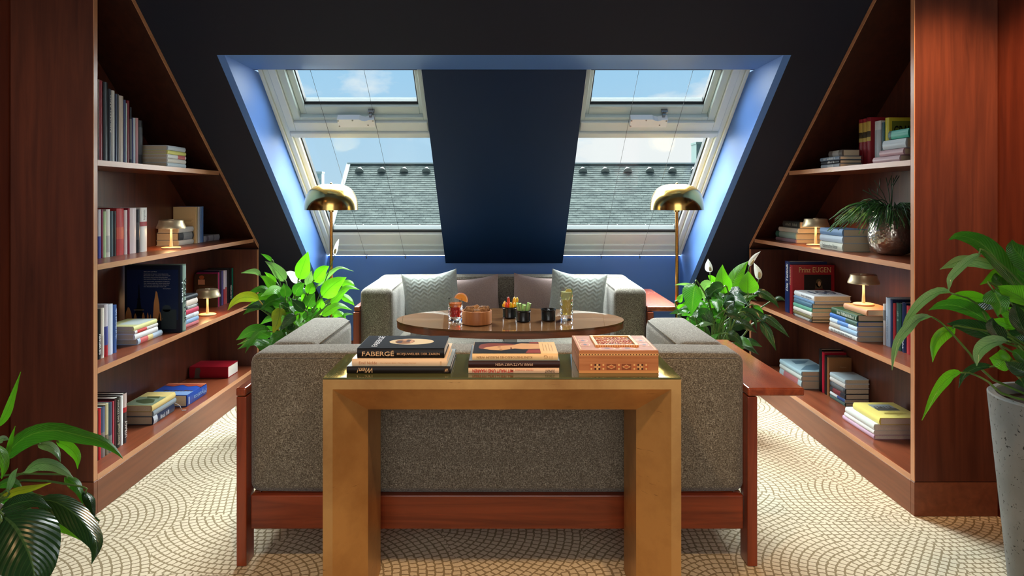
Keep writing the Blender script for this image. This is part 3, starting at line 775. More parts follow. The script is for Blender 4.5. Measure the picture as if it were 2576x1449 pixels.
# ---- left bookcase, top shelf
ZL1 = (2.898, 230, 180)
G = 'books standing on the left top shelf'
row(-1, 1.93, SH[0], [
    (54, 60, 58, (220, 216, 210), 'thin white book with a hardly visible spine'), (60, 89, 62, (150, 28, 40), 'tallest dark red book with a shiny spine'),
    (92, 130, 74, BLK, 'tall glossy black book'), (131, 150, 126, (70, 74, 84), 'dark grey book with large silver capitals', {'t': ('NEUSEELAND', PALE, .42, .92, .7, True)}),
    (151, 178, 136, (214, 212, 206), 'glossy white book with a grey cast'), (179, 191, 162, (60, 70, 100), 'narrow slate blue book'), (192, 206, 164, (74, 72, 70), 'narrow dark grey book'),
    (207, 241, 174, (204, 188, 172), 'thick beige book'), (242, 253, 206, (70, 84, 130), 'narrow blue and white book'), (254, 262, 231, (196, 214, 200), 'very thin pale green book'),
    (263, 284, 210, (124, 30, 40), 'maroon book'), (285, 298, 260, (40, 40, 46), 'narrow black book with white lettering', {'band': [(.1, .8, (120, 120, 124))]}), (299, 306, 336, (40, 48, 110), 'very thin navy book'),
    (307, 328, 337, (190, 198, 206), 'pale blue grey book'), (329, 348, 338, (206, 150, 150), 'rose pink book'), (350, 382, 355, BLK, 'black book with a speckled title', {'band': [(.25, .85, (70, 72, 74))]}),
], 'the left top shelf', G, ZL1, .19)
LP = 'the only stack on left top shelf'
stack(-1, 1.83, SH[0], 3.785, 4.005, [(.024, (196, 208, 212), 'pale blue book'), (.023, (218, 212, 200), 'cream white book'), (.022, (222, 222, 218), 'white book with a pink label', {'band': [(.55, .95, (200, 110, 110))]}),
    (.021, (214, 210, 120), 'pale yellow book'), (.026, (190, 196, 206), 'silvery blue book', {'dn': .005, 'df': -.005, 'D': .145})], LP, 'books lying on the left top shelf')
# ---- left bookcase, second shelf
G = 'books standing on the left second shelf'
row(-1, 1.962, SH[1], [
    (53, 75, 1006, (206, 206, 214), 'white book with a blue foot', {'band': [(.0, .45, (80, 90, 170))]}), (76, 90, 1007, (130, 40, 70), 'plum red book'), (91, 112, 1020, (170, 196, 150), 'pale green book'),
    (113, 144, 1005, (222, 218, 208), 'white book with grey lettering', {'band': [(.1, .45, (190, 190, 186))]}), (146, 165, 1018, (84, 104, 112), 'slate teal book'), (166, 187, 1018, (34, 32, 34), 'black book'),
    (189, 244, 1000, (176, 44, 46), 'thick red book with an orange patch', {'band': [(.35, .6, (200, 80, 60))]}), (246, 269, 1012, (222, 206, 206), 'whitish pink book'), (270, 285, 996, (140, 40, 56), 'thin maroon book'),
    (286, 335, 996, (216, 200, 200), 'thick pale lilac book'), (337, 359, 1006, (34, 34, 40), 'black book with light dots', {'band': [(.3, .7, (80, 80, 84))]}),
    (360, 413, 993, (226, 224, 218), 'thick white book with a red band', {'band': [(.58, .68, (160, 60, 64))], 't': ('Borgerrecht', (60, 60, 64), .72, .95, .3, True)}),
], 'the left second shelf', G, ZL1, .15)
stack(-1, 2.0, SH[1], 4.285, 4.485, [(.030, (214, 208, 196), 'white book'), (.046, (74, 78, 80), 'thick grey and white book', {'band': [(.3, .9, (150, 152, 150))]}), (.034, (222, 220, 212), 'white book', {'D': .135})],
      'the stack behind lamp, left second shelf', 'books lying on the left second shelf')
def up_book(sgn, label, X, z, ya, yb_, D, H, col, **kw):
    return book(label, kw.pop('group', None), (sgn * X, ya, z + .0005), (sgn, 0, 0), (0, 1, 0), (0, 0, 1), D, yb_ - ya - .0008, H, col, **kw)
G2 = 'upright books beyond the lamp on the left second shelf'
b = up_book(-1, 'cream book showing its printed back cover behind lamp, left second shelf', 1.99, SH[1], 4.500, 4.530, .15, .235, (206, 182, 136), group=G2)
cream = b
up_book(-1, 'white upright book right behind the cream one, left second shelf', 1.99, SH[1], 4.531, 4.560, .15, .235, (220, 222, 224), group=G2)
up_book(-1, 'thin pale blue upright book on the left second shelf', 1.99, SH[1], 4.561, 4.585, .15, .235, (130, 160, 206), group=G2)
up_book(-1, 'mid blue upright book at the far end of its group, left second shelf', 1.99, SH[1], 4.586, 4.618, .15, .236, (96, 134, 196), group=G2)
def cover_lines(bk, rects, c, ya):
    P, D, TH, H = BK[bk]
    flat('cover_print', [rect(*r) for r in rects], paint(c), bk, P(D, 0, 0), (P(0, 0, 0) - P(1, 0, 0)), (0, 0, 1), .0008)
cover_lines(cream, [(.05, .155 - .008 * k, .05 + .085 * random.uniform(.8, 1), .157 - .008 * k) for k in range(9)], (140, 120, 84), 0)
book('small white book lying flat at the far end of the left second shelf', None, (-1.99, 4.63, SH[1] + .0005), (-1, 0, 0), (0, 0, 1), (0, 1, 0), .14, .04, .24, (200, 202, 206), band=[(.1, .25, (150, 140, 150)), (.55, .62, (150, 150, 160))])
# ---- left bookcase, third shelf
ZL3 = (4.831, 230, 630)
G = 'books standing on the left third shelf'
row(-1, 1.887, SH[2], [
    (82, 124, 722, BLK, 'black book with a white block title', {'t': ('DIE WITWEN', (236, 236, 232), .1, .5, .55, True, 0, .02)}), (126, 165, 706, (224, 218, 206), 'white book with a small script title', {'band': [(.05, .45, (206, 200, 190))]}),
    (167, 212, 664, (200, 196, 206), 'white book striped blue and red', {'band': [(.0, .22, (170, 40, 50)), (.22, .58, (74, 80, 150))]}), (214, 274, 662, (206, 214, 228), 'thick pale blue white book'),
    (276, 320, 670, (66, 96, 156), 'blue book with a framed title', {'t': ('~20.11', (190, 206, 230), .3, .92, .4, True)}),
], 'the left third shelf', G, ZL3, .20)
ls, _ = stack(-1, 1.872, SH[2], 3.56, 3.815, [(.030, (170, 186, 206), 'pale blue book with a red patch', {'band': [(.1, .4, (196, 90, 90)), (.4, .6, (206, 190, 130))]}), (.029, (222, 224, 226), 'white book', {'dn': -.03, 'df': -.05}),
    (.017, (206, 200, 200), 'thin white and red dark-edged book', {'dn': -.03, 'df': -.05, 'band': [(.1, .5, (190, 60, 60))]}), (.024, (214, 212, 150), 'book with a cream and yellow green jacket', {'dn': -.04, 'df': -.06})],
    'the stack before slipcase, left third shelf', 'books lying on the left third shelf')
b = ls[-1]; P, D, TH, H = BK[b]
flat('cover_print', [rect(.004, .05, D - .05, H - .01)], paint((206, 216, 214)), b, P(0, TH, 0), (-1, 0, 0), (0, 1, 0), -.0009)
paris = up_book(-1, 'very large dark slipcased book showing a night tower and lit fountains', 1.804, SH[2], 3.885, 3.912, .315, .374, (16, 20, 34), group=None, rough=.18)
P, D, TH, H = BK[paris]; o0 = P(D, 0, 0); exx = (1, 0, 0); ezz = (0, 0, 1)
flat('cover_print', [rect(.012, .07, .30, .352)], paint((24, 34, 66), .2), paris, o0, exx, ezz, .0006)
flat('cover_print', [[(.045, .09), (.066, .13), (.074, .19), (.079, .27), (.082, .27), (.087, .19), (.095, .13), (.116, .09)], rect(.054, .128, .106, .134), rect(.070, .185, .092, .19)], paint((12, 12, 16)), paris, o0, exx, ezz, .0010)
fnt = lambda x, w, h: [(x - w, .068), (x - w * .7, .068 + h * .6), (x - w * .15, .068 + h), (x + w * .25, .068 + h * .95), (x + w * .8, .068 + h * .55), (x + w, .068)]
for q in ((.178, .020, .165), (.022, .020, .075), (.06, .009, .04), (.105, .009, .045), (.13, .006, .045), (.145, .004, .035), (.197, .009, .05)): flat('fountain_print', [fnt(*q)], paint((190, 128, 74)), paris, o0, exx, ezz, .0012)
flat('cover_print', [rect(.052, .126, .108, .128)] + [ell(.03 + .014 * k, .072 + .006 * math.sin(k * 2.1), .0016, .0016, 6) for k in range(14)], paint((236, 190, 120)), paris, o0, exx, ezz, .0014)
flat('cover_print', [rect(.205, .02, .29, .13), ell(.235, .135, .025, .02, 14)], paint((44, 54, 58), .3), paris, o0, exx, ezz, .0011)
for k, ln in enumerate(['Sehnsucht nach Paris', 'Noch bluhn im Sommer deine Boulevards,', 'Die Linden sanft, und atmet noch im Licht', 'Das Heute, wenn auf dem Champ de Mars', 'sich zwischen Wagen drangt die Menge dicht,', 'Und Abend steht, wie Veilchen wundersam,', 'Wie Veilchen welk, Der hohen Linden Duft', 'Weht von der Seine-Ufern her, die Nacht', 'Der Abendwind bewegt in lauer Luft.']):
    write('cover_title', ln, o0 + Vector((.108, 0, .338 - .0095 * k - (.004 if k > 0 else 0) - (.004 if k > 4 else 0))), exx, ezz, min(.150, .0036 * len(ln)), .0052, paint((216, 210, 200)), paris, lift=.0012)
write('cover_title', 'Georg Heym', o0 + Vector((.215, 0, .243)), exx, ezz, .042, .0052, paint((216, 210, 200)), paris, lift=.0012)
spine_title(paris, '~6.12', (210, 216, 226), .45, .75, .5)
vaneyck = up_book(-1, 'tall book with a green and grey marbled spine right behind the slipcased one', 1.804, SH[2], 3.913, 3.957, .31, .378, (96, 116, 108), group=None, band=[(.02, .98, (130, 148, 140))])
spine_title(vaneyck, 'VAN EYCK', (22, 26, 26), .12, .80, .62, False, 0, .01)
stack(-1, 1.835, SH[2], 3.975, 4.185, [(.020, (196, 110, 116), 'pink book'), (.026, (140, 168, 204), 'light blue book'), (.026, (216, 220, 224), 'white book', {'band': [(.2, .7, (180, 186, 196))]}), (.030, (196, 70, 96), 'raspberry pink book'),
    (.018, (60, 60, 66), 'thin black and white book', {'band': [(.3, .9, (170, 170, 170))], 'df': -.01}), (.034, (216, 200, 190), 'thick pale beige book', {'df': -.015}), (.026, (54, 58, 62), 'dark grey book', {'df': -.015})],
    'the colourful stack, left third shelf', 'books lying on the left third shelf')
G = 'books standing at the far end of the left third shelf'
X3 = 1.972
bb = up_book(-1, 'dark brown book showing a tan label and shell emblem on its cover', X3, SH[2], 4.79, 4.805, .16, .228, (62, 44, 34), group=G)
P, D, TH, H = BK[bb]; o0 = P(D, 0, 0)
flat('cover_print', [rect(.025, .155, .072, .19)], paint((176, 128, 104)), bb, o0, (1, 0, 0), (0, 0, 1))
flat('cover_print', [ell(.05, .205, .018, .014, 12)], paint((150, 80, 50)), bb, o0, (1, 0, 0), (0, 0, 1))
flat('cover_print', [rect(.03, .139, .135, .141), rect(.03, .13, .12, .132)], paint((130, 100, 76)), bb, o0, (1, 0, 0), (0, 0, 1))
row(-1, X3, SH[2], [(1546, 1562, 272, (176, 50, 100), 'magenta book'), (1563, 1588, 250, (44, 34, 52), 'dark plum book'), (1589, 1612, 250, (84, 76, 130), 'violet blue book'), (1613, 1632, 246, (214, 200, 210), 'pale pink white book', {'band': [(.0, .45, (170, 60, 70))]}),
    (1633, 1653, 244, (196, 186, 206), 'pale lilac book', {'band': [(.0, .5, (180, 90, 90))]}), (1654, 1680, 236, (36, 34, 36), 'narrow black book with white dots'), (1681, 1714, 222, BLK, 'black book with a white block title', {'t': ('DIE WITWEN', (236, 236, 232), .1, .5, .6, True, 0, .02)}), (1715, 1728, 216, (14, 124, 106), 'teal green book')],
    'left third shelf', G, ZL3, .155, 0, 'brown cover book')
# ---- left bookcase, bottom shelf
ZL4 = (3.449, 230, 880)
G = 'books standing on the left bottom shelf'
row(-1, 1.89, SH[3], [
    (57, 62, 530, (60, 40, 44), 'thin dark book beside the end panel'), (63, 90, 522, (186, 36, 44), 'bright red book'), (91, 127, 507, (80, 92, 124), 'blue grey book with a misty picture', {'band': [(.0, .5, (130, 124, 124))]}), (128, 156, 478, (200, 190, 150), 'pale yellow grey book', {'band': [(.0, .4, (130, 120, 100))]}),
    (157, 186, 466, (60, 80, 100), 'dark blue book with a pale foot', {'band': [(.0, .35, (120, 130, 130))]}), (187, 199, 450, (186, 70, 90), 'narrow pink red book'), (200, 213, 436, (70, 24, 34), 'narrow maroon book'),
    (214, 258, 426, (34, 30, 28), 'thick black book with two silver titles', {'t': ('DAS ZEICHEN', (200, 196, 184), .52, .95, .3, True, 0, 0, .4), 't2': ('Bernard Cornwell', (214, 206, 180), .06, .48, .4, True, .2, 0, .5)}), (259, 280, 406, (224, 228, 230), 'white book'), (281, 315, 386, (54, 46, 48), 'dark book with a red and white head', {'band': [(.72, 1.0, (190, 170, 166)), (.62, .72, (170, 40, 44))], 't': ('LITRACY', (226, 220, 214), .12, .45, .6, True)}),
], 'the left bottom shelf', G, ZL4, .17)
ls, _ = stack(-1, 1.888, SH[3], 3.75, 3.99, [(.044, (40, 48, 72), 'navy book with a white title', {'band': [(.0, .18, (180, 186, 196))], 't': ('~8.10', (210, 214, 222), .3, .7, .5)}), (.029, (128, 140, 148), 'grey blue book', {'df': .02}), (.034, (206, 184, 120), 'book with a yellow green landscape jacket', {'df': .01, 'dn': -.015})],
    'the trio on left bottom shelf', 'books lying on the left bottom shelf')
b = ls[-1]; P, D, TH, H = BK[b]; o0 = P(0, TH, 0)
flat('cover_print', [rect(.004, .004, D - .004, H * .62)], paint((120, 134, 112)), b, o0, (-1, 0, 0), (0, 1, 0), -.0009)
flat('cover_print', [[(.02, .05), (.06, .03), (.12, .06), (.14, .10), (.09, .13), (.04, .11)], [(.03, .13), (.1, .14), (.12, .18), (.05, .2)]], paint((66, 76, 50)), b, o0, (-1, 0, 0), (0, 1, 0), -.0012)
flat('cover_print', [rect(.03, .17, .12, .2)], paint((216, 190, 120)), b, o0, (-1, 0, 0), (0, 1, 0), -.0013)
tube('ribbon', [(-1.885, 3.98, SH[3] + .05), (-1.865, 4.0, SH[3] + .03), (-1.845, 3.985, SH[3] + .006), (-1.828, 4.0, SH[3] + .004)], .0022, paint((170, 170, 180)), ls[1], 5)
mys = book('large thick blue book with a desert picture on its cover, left bottom shelf', None, (-1.853, 4.075, SH[3] + .0005), (-1, 0, 0), (0, 0, 1), (0, 1, 0), .24, .067, .265, (34, 66, 146))
P, D, TH, H = BK[mys]; o0 = P(0, TH, 0); L2 = dict(lift=-.0009)
flat('cover_print', [rect(.004, .004, D - .004, H * .32)], paint((120, 150, 196)), mys, o0, (-1, 0, 0), (0, 1, 0), -.0009)
flat('cover_print', [[(.0, H * .66), (.04, H * .78), (.08, H * .70), (.13, H * .84), (.18, H * .72), (D - .002, H * .8), (D - .002, H - .003), (0, H - .003)]], paint((150, 66, 50)), mys, o0, (-1, 0, 0), (0, 1, 0), -.0010)
flat('cover_print', [[(.0, H * .86), (.08, H * .93), (D - .002, H * .88), (D - .002, H - .003), (0, H - .003)]], paint((186, 110, 80)), mys, o0, (-1, 0, 0), (0, 1, 0), -.0012)
flat('cover_print', [rect(.01 + .02 * k, H * .30, .024 + .02 * k, H * (.36 + .03 * ((k * 7) % 3))) for k in range(9)], paint((70, 52, 44)), mys, o0, (-1, 0, 0), (0, 1, 0), -.0013)
def spine_flat(bk, s, c, f0, f1, h, ex, shear=0, zoff=.5):
    P, D, TH, H = BK[bk]; ex = Vector(ex); cen = P(0, TH * zoff, H * (f0 + f1) / 2); w = H * (f1 - f0)
    nrm = (P(0, 0, 0) - P(1, 0, 0)).normalized(); ey = nrm.cross(ex)
    write('spine_title', s, cen - ex * w / 2 - ey * h / 2, ex, ey, w, h, paint(c), bk, shear, lift=.0012)
spine_flat(mys, 'Mystica', (130, 160, 200), .3, .95, .034, (0, -1, 0))
flat('spine_label', [rect(.01, .012, .02, .055)], paint((200, 210, 226)), mys, (-1.853, 4.075, SH[3]), (0, 1, 0), (0, 0, 1), .0012)
redb = book('very thick red book lying spine outward at the far end of the left bottom shelf', None, (-2.135, 4.716, SH[3] + .0005), (0, 1, 0), (0, 0, 1), (1, 0, 0), .185, .077, .262, (150, 26, 40), PAGEW)
flat('spine_label', [[(.035, .0), (.075, .0), (.07, .02), (.078, .05), (.072, .072), (.045, .07), (.04, .04)]], paint((92, 76, 70)), redb, (-2.135, 4.716, SH[3] + .001), (1, 0, 0), (0, 0, 1), .0012)

# ---- right bookcase, top shelf
ZR1 = (3.151, 1880, 220)
GL = 'books lying on the right top shelf'
W1 = 'the dark far stack, right top shelf'
stack(1, 1.83, SH[0], 3.80, 4.02, [(.020, (130, 138, 146), 'grey book with a pale title', {'D': .125, 'df': -.0, 't': ('~9.1', (214, 214, 210), .3, .6, .7)}), (.019, (36, 38, 44), 'black book with a white title', {'D': .125, 'df': .0, 't': ('~7.2', (214, 214, 210), .25, .6, .6)}),
    (.020, (96, 112, 130), 'slate blue book', {'D': .125, 'df': .01, 't': ('~16.3', (210, 214, 214), .2, .8, .6)}), (.036, (96, 86, 80), 'brown grey book', {'dx': .03, 'D': .10, 'dn': .03, 'df': -.03, 'band': [(.25, .7, (150, 144, 138))]})], W1, GL)
G = 'books standing on the right top shelf'
rr = row(1, 1.97, SH[0], [
    (1118, 1084, 238, (206, 196, 60), 'yellow book with black capitals on green', {'D': .165}), (1082, 1058, 276, (50, 88, 96), 'narrow dark teal book'), (1052, 1002, 262, (206, 208, 204), 'white book', {'band': [(.2, .8, (170, 174, 176))]}),
    (968, 936, 236, (150, 36, 46), 'red book with yellow title label', {'band': [(.52, .92, (206, 176, 84)), (.60, .72, (60, 50, 46))]}), (935, 906, 246, (150, 36, 46), 'red book with yellow title label', {'band': [(.52, .92, (206, 176, 84)), (.60, .72, (60, 50, 46))]}),
    (905, 876, 252, (150, 36, 46), 'red book with yellow title label', {'band': [(.52, .92, (206, 176, 84)), (.60, .72, (60, 50, 46))]}),
], 'the right top shelf', G, ZR1, .165)
yb_ = rr[0]; P, D, TH, H = BK[yb_]; o0 = P(0, 0, 0)
flat('cover_print', [rect(.018, .02, D - .004, H - .018)], paint((120, 136, 56)), yb_, o0, (1, 0, 0), (0, 0, 1), .0008)
write('cover_title', 'GRAND', o0 + Vector((.028, 0, H * .62)), (1, 0, 0), (0, 0, 1), .125, .05, paint((26, 30, 20)), yb_, bold=.02, lift=.0014, serif=True)
write('cover_title', 'TOURIST', o0 + Vector((.028, 0, H * .36)), (1, 0, 0), (0, 0, 1), .132, .045, paint((26, 30, 20)), yb_, bold=.02, lift=.0014, serif=True)
stack(1, 1.83, SH[0], 3.222, 3.455, [(.030, (196, 166, 172), 'pink grey book'), (.030, (186, 150, 158), 'dusty pink book', {'df': -.06, 'dn': -.03}), (.045, (176, 186, 194), 'silver grey book', {'df': -.09, 'dn': -.05}), (.042, (40, 160, 140), 'turquoise book with a patterned head', {'df': -.14, 'dn': -.07, 'band': [(.86, 1.0, (30, 70, 60))]})],
      'the near stack, right top shelf', GL)
# ---- right bookcase, second shelf
GL = 'books lying on the right second shelf'
stack(1, 1.887, SH[1], 4.504, 4.835, [(.024, (176, 140, 146), 'thin pinkish book', {'D': .2}), (.041, (170, 190, 176), 'pale and dark green book', {'D': .2, 'band': [(.82, 1.0, (60, 110, 90))]}), (.030, (206, 198, 180), 'cream book', {'D': .2, 'df': -.05, 'dn': -.03}), (.043, (56, 58, 54), 'dark grey green book', {'D': .17, 'df': -.12, 'dn': -.05, 't': ('~12.4', (160, 156, 140), .1, .8, .4)})],
      'the stack behind lamp, right second shelf', GL)
stack(1, 1.846, SH[1], 3.80, 4.07, [(.044, (196, 196, 180), 'pale grey green book with a dark title', {'D': .155, 't': ('Italienische Reise', (70, 76, 70), .2, .85, .5), 'pages': PAGES}), (.038, (176, 190, 204), 'pale blue book', {'D': .155}), (.038, (110, 140, 176), 'steel blue book', {'D': .155})],
      'the trio beside pot, right second shelf', GL)
# ---- right bookcase, third shelf
GT = 'tall books at the far end of the right third shelf'
tech = up_book(1, 'navy book with white lettering standing behind the red cover, right third shelf', 1.862, SH[2], 4.549, 4.626, .25, .335, (26, 44, 96), group=GT)
spine_title(tech, 'Die Technik', (230, 232, 236), .42, .96, .42, True, .15, .02, .35)
eug = up_book(1, 'large red book with a gold title and portrait on its cover, right third shelf', 1.862, SH[2], 4.503, 4.548, .277, .317, (150, 28, 36), group=GT)
P, D, TH, H = BK[eug]; o0 = P(0, 0, 0)
write('cover_title', 'Prinz EUGEN', o0 + Vector((.045, 0, .27)), (1, 0, 0), (0, 0, 1), .21, .034, paint((214, 180, 120)), eug, lift=.0012, serif=True)
flat('cover_print', [rect(.08, .10, .255, .255)], paint((34, 26, 24)), eug, o0, (1, 0, 0), (0, 0, 1), .0008)
flat('cover_print', [ell(.175, .20, .020, .028, 18), [(.155, .2), (.15, .165), (.2, .165), (.195, .2)]], paint((92, 74, 52)), eug, o0, (1, 0, 0), (0, 0, 1), .0011)
flat('cover_print', [[(.10, .10), (.12, .145), (.16, .165), (.20, .165), (.235, .14), (.25, .10)]], paint((96, 30, 26)), eug, o0, (1, 0, 0), (0, 0, 1), .0010)
flat('cover_print', [ell(.178, .196, .010, .017, 16)], paint((190, 140, 104)), eug, o0, (1, 0, 0), (0, 0, 1), .0014)
spine_title(eug, 'Prinz EUGEN', (226, 190, 150), .6, .95, .4, True)
GL = 'books lying on the right third shelf'
_wst, _ = stack(1, 1.853, SH[2], 4.195, 4.46, [(.016, (60, 60, 60), 'thin black and white book', {'D': .2, 'band': [(.1, .9, (150, 150, 146))]}), (.020, (120, 112, 74), 'olive book', {'D': .2}), (.024, (220, 216, 208), 'white book', {'D': .2}), (.023, (104, 168, 146), 'sea green book', {'D': .2}),
    (.029, (84, 120, 144), 'blue grey book', {'D': .2, 'df': -.01}), (.017, (116, 150, 186), 'wide thin blue book', {'D': .225, 'dn': -.03, 'df': -.01}), (.031, (224, 226, 228), 'wide white book with blue lettering', {'D': .225, 'dn': -.03, 'df': -.015, 't': ('~13.5', (50, 56, 70), .1, .6, .35)})],
    'the stack before red cover, right third shelf', GL)
_wb = _wst[-1]; _P, _D, _TH, _H = BK[_wb]
write('cover_title', '100', _P(.05, _TH, .10), (1, 0, 0), (0, 1, 0), .15, .11, paint((44, 56, 92)), _wb, bold=.02, lift=.001)
write('cover_title', 'BAUWERKE', _P(.06, _TH, .055), (1, 0, 0), (0, 1, 0), .14, .022, paint((60, 64, 70)), _wb, lift=.001)
lamp_stack, _zz = stack(1, 1.845, SH[2], 3.64, 3.955, [(.024, (200, 200, 196), 'white book with a black title', {'D': .21, 't': ('~22.6', (40, 44, 44), .15, .9, .5)}), (.028, (150, 180, 206), 'light blue book', {'D': .21, 'df': -.01, 'band': [(.6, 1.0, (176, 168, 156))]}),
    (.024, (190, 206, 224), 'white and blue book', {'D': .21, 'df': -.012, 'band': [(.3, .7, (90, 134, 196))]}), (.026, (60, 108, 180), 'strong blue book', {'D': .21, 'df': -.012, 'band': [(.0, .4, (70, 96, 84))]}), (.034, (50, 80, 56), 'dark green white-lettered book', {'D': .21, 'df': -.03, 't': ('~20.7', (216, 220, 206), .02, .75, .5)}),
    (.031, (210, 150, 110), 'peach orange book under the lamp', {'dx': .035, 'D': .165, 'dn': -.03, 'df': -.10})], 'the stack carrying lamp, right third shelf', GL)
ZR3 = (4.831, 1880, 630)
row(1, 1.945, SH[2], [
    (1978, 1921, 684, (170, 50, 56), 'red book with a pale title', {'band': [(.55, .8, (196, 110, 104))]}), (1919, 1866, 642, (26, 36, 76), 'navy book with a white title', {'t': ('~7.9', (210, 214, 222), .08, .3, .4, False)}), (1862, 1797, 650, (34, 72, 66), 'dark green book', {'t': ('~6.8', (150, 170, 160), .62, .82, .25, True)}),
    (1795, 1762, 648, (150, 40, 46), 'narrow red book', {'band': [(.0, .2, (90, 80, 110))]}), (1759, 1730, 606, (44, 52, 92), 'narrow navy book'), (1728, 1670, 582, (156, 172, 190), 'tall grey blue book with dark lettering', {'t': ('JOHN KEEGAN', (70, 84, 100), .16, .62, .28, False)}), (1668, 1640, 655, (214, 212, 206), 'white book', {'band': [(.6, .85, (120, 120, 120))]}),
], 'the right third shelf', 'books standing on the right third shelf', ZR3, .17)
# ---- right bookcase, bottom shelf
GL = 'books lying on the right bottom shelf'
st, _ = stack(1, 1.90, SH[3], 4.45, 4.80, [(.051, (150, 168, 172), 'thick pale book with red and black lettering', {'D': .2, 'band': [(.15, .8, (150, 92, 92))]}), (.030, (176, 184, 180), 'pale grey book', {'D': .2}), (.030, (150, 176, 186), 'pale blue book with a seascape jacket', {'D': .2})],
    'the far stack, right bottom shelf', GL)
b = st[-1]; P, D, TH, H = BK[b]
flat('cover_print', [[(.02, .05), (.1, .03), (.17, .08), (.19, .2), (.1, .16)], [(.05, .2), (.12, .22), (.18, .3), (.06, .3)]], paint((96, 124, 140)), b, P(0, TH, 0), (1, 0, 0), (0, 1, 0), .0009)
GT = 'books standing on the right bottom shelf'
up_book(1, 'black upright book, the farthest of four on the right bottom shelf', 2.0, SH[3], 4.388, 4.43, .14, .265, (26, 24, 26), group=GT)
up_book(1, 'taupe upright book with a bright crimson spine on the right bottom shelf', 2.0, SH[3], 4.355, 4.386, .148, .255, (176, 30, 54), group=GT)
up_book(1, 'narrow black upright book before the crimson spine, right bottom shelf', 2.0, SH[3], 4.318, 4.353, .145, .24, (34, 30, 30), group=GT)
bb = up_book(1, 'light brown book showing its plain cover on the right bottom shelf', 2.0, SH[3], 4.290, 4.316, .148, .236, (146, 100, 62), group=GT)
P, D, TH, H = BK[bb]; write('cover_title', 'Rabbit', P(.075, 0, .175), (1, 0, 0), (0, 0, 1), .035, .008, paint((190, 150, 110)), bb)
st, _ = stack(1, 1.995, SH[3], 4.075, 4.262, [(.022, (74, 96, 92), 'grey green book', {'D': .145}), (.017, (200, 204, 206), 'thin white and blue book', {'D': .145, 'band': [(.0, .5, (40, 66, 120))]}), (.032, (46, 48, 54), 'black book with red title', {'D': .145, 'band': [(.3, .8, (120, 50, 54))]}), (.031, (60, 66, 72), 'dark grey book', {'D': .145, 'band': [(.1, .9, (96, 100, 104))]}),
    (.027, (206, 206, 204), 'white book with a ribbon', {'D': .145}), (.026, (186, 206, 214), 'pale ice blue book', {'D': .145})], 'the six-book stack, right bottom shelf', GL)
st, _ = stack(1, 1.872, SH[3], 3.525, 3.85, [(.023, (206, 176, 200), 'lilac pink book', {'D': .24, 'pages': PAGEW}), (.021, (224, 224, 220), 'white book with black boards', {'D': .24, 'pages': PAGEW, 'df': -.02}), (.032, (214, 220, 216), 'white jacketed book', {'D': .24, 'pages': PAGEW, 'df': -.03}),
    (.036, (226, 212, 120), 'yellow book with a framed townscape', {'dx': .02, 'D': .22, 'dn': -.015, 'df': -.075, 'pages': PAGEW})], 'the near stack, right bottom shelf', GL)
b = st[-1]; P, D, TH, H = BK[b]; o0 = P(0, TH, 0)
flat('cover_print', [rect(.06, .12, .175, .225)], paint((150, 160, 166)), b, o0, (1, 0, 0), (0, 1, 0), .0009)
flat('cover_print', [[(.06, .12), (.175, .12), (.175, .16), (.15, .17), (.13, .155), (.10, .175), (.08, .16), (.06, .165)]] + [rect(.07 + .016 * k, .165, .08 + .016 * k, .19) for k in range(6)], paint((92, 92, 88)), b, o0, (1, 0, 0), (0, 1, 0), .0012)
flat('cover_print', [rect(.07, .075, .165, .08), rect(.06, .06, .175, .065), rect(.10, .095, .135, .099), rect(.11, .035, .125, .04)], paint((170, 140, 60)), b, o0, (1, 0, 0), (0, 1, 0), .0012)

# ================================================================ SHELF LAMPS
GLOW = principled('lamp_diffuser', (1, .8, .5, 1), .4)
bsdf(GLOW).inputs['Emission Color'].default_value = (1, .66, .34, 1); bsdf(GLOW).inputs['Emission Strength'].default_value = 6
LAMPM = principled('lamp_metal', srgb(206, 186, 150), .36, .65)
LAMPS = principled('lamp_stem_lacquer', srgb(224, 200, 160), .4)
def shelf_lamp(label, loc):
    l = thing('table_lamp', label, 'lamp', loc, 'cordless lamps on the bookshelves'); c = loc
    lathe('base', [(0, 0), (.050, 0), (.053, .003), (.053, .007), (.050, .009), (0, .010)], c, LAMPS, l, 32)
    lathe('stem', [(0, .009), (.0095, .009), (.0065, .06), (.0055, .125), (0, .125)], c, LAMPS, l, 16)
    sh = lathe('shade', [(0, .166), (.062, .166), (.066, .163), (.068, .150), (.074, .136), (.079, .124), (.0795, .117), (.077, .1165), (.072, .134), (.066, .150), (.062, .160), (0, .162)], c, LAMPM, l, 40)
    lathe('touch_button', [(0, .169), (.014, .169), (.016, .166), (0, .166)], c, LAMPS, l, 20)
    lathe('diffuser', [(0, .126), (.066, .126), (.066, .130), (0, .130)], c, GLOW, l, 28)
    b = bpy.data.lights.new('bulb', 'POINT'); b.energy = 1.1; b.color = (1, .60, .28); b.shadow_soft_size = .03
    bo = bpy.data.objects.new('bulb', b); COL.objects.link(bo); bo.parent = l; bo.location = (0, 0, .105)
    return l
L0 = shelf_lamp('champagne metal mushroom lamp on the left second shelf before a cream book', Vector((-1.93, yx(430.5, 1.93), SH[1] + .0005)))
def lamp_at(label, loc):
    c = copy_tree(L0); c.location = loc; c['label'] = label; return c
lamp_at('champagne metal mushroom lamp on the left third shelf before a brown book', (-1.905, yx(522, 1.905), SH[2] + .0005))
lamp_at('champagne metal mushroom lamp on the right second shelf between two book stacks', (1.92, yx(2052, 1.92), SH[1] + .0005))
lamp_at('champagne metal mushroom lamp standing on the peach book, right third shelf', (1.955, yx(2172.3, 1.955), _zz + .0008))

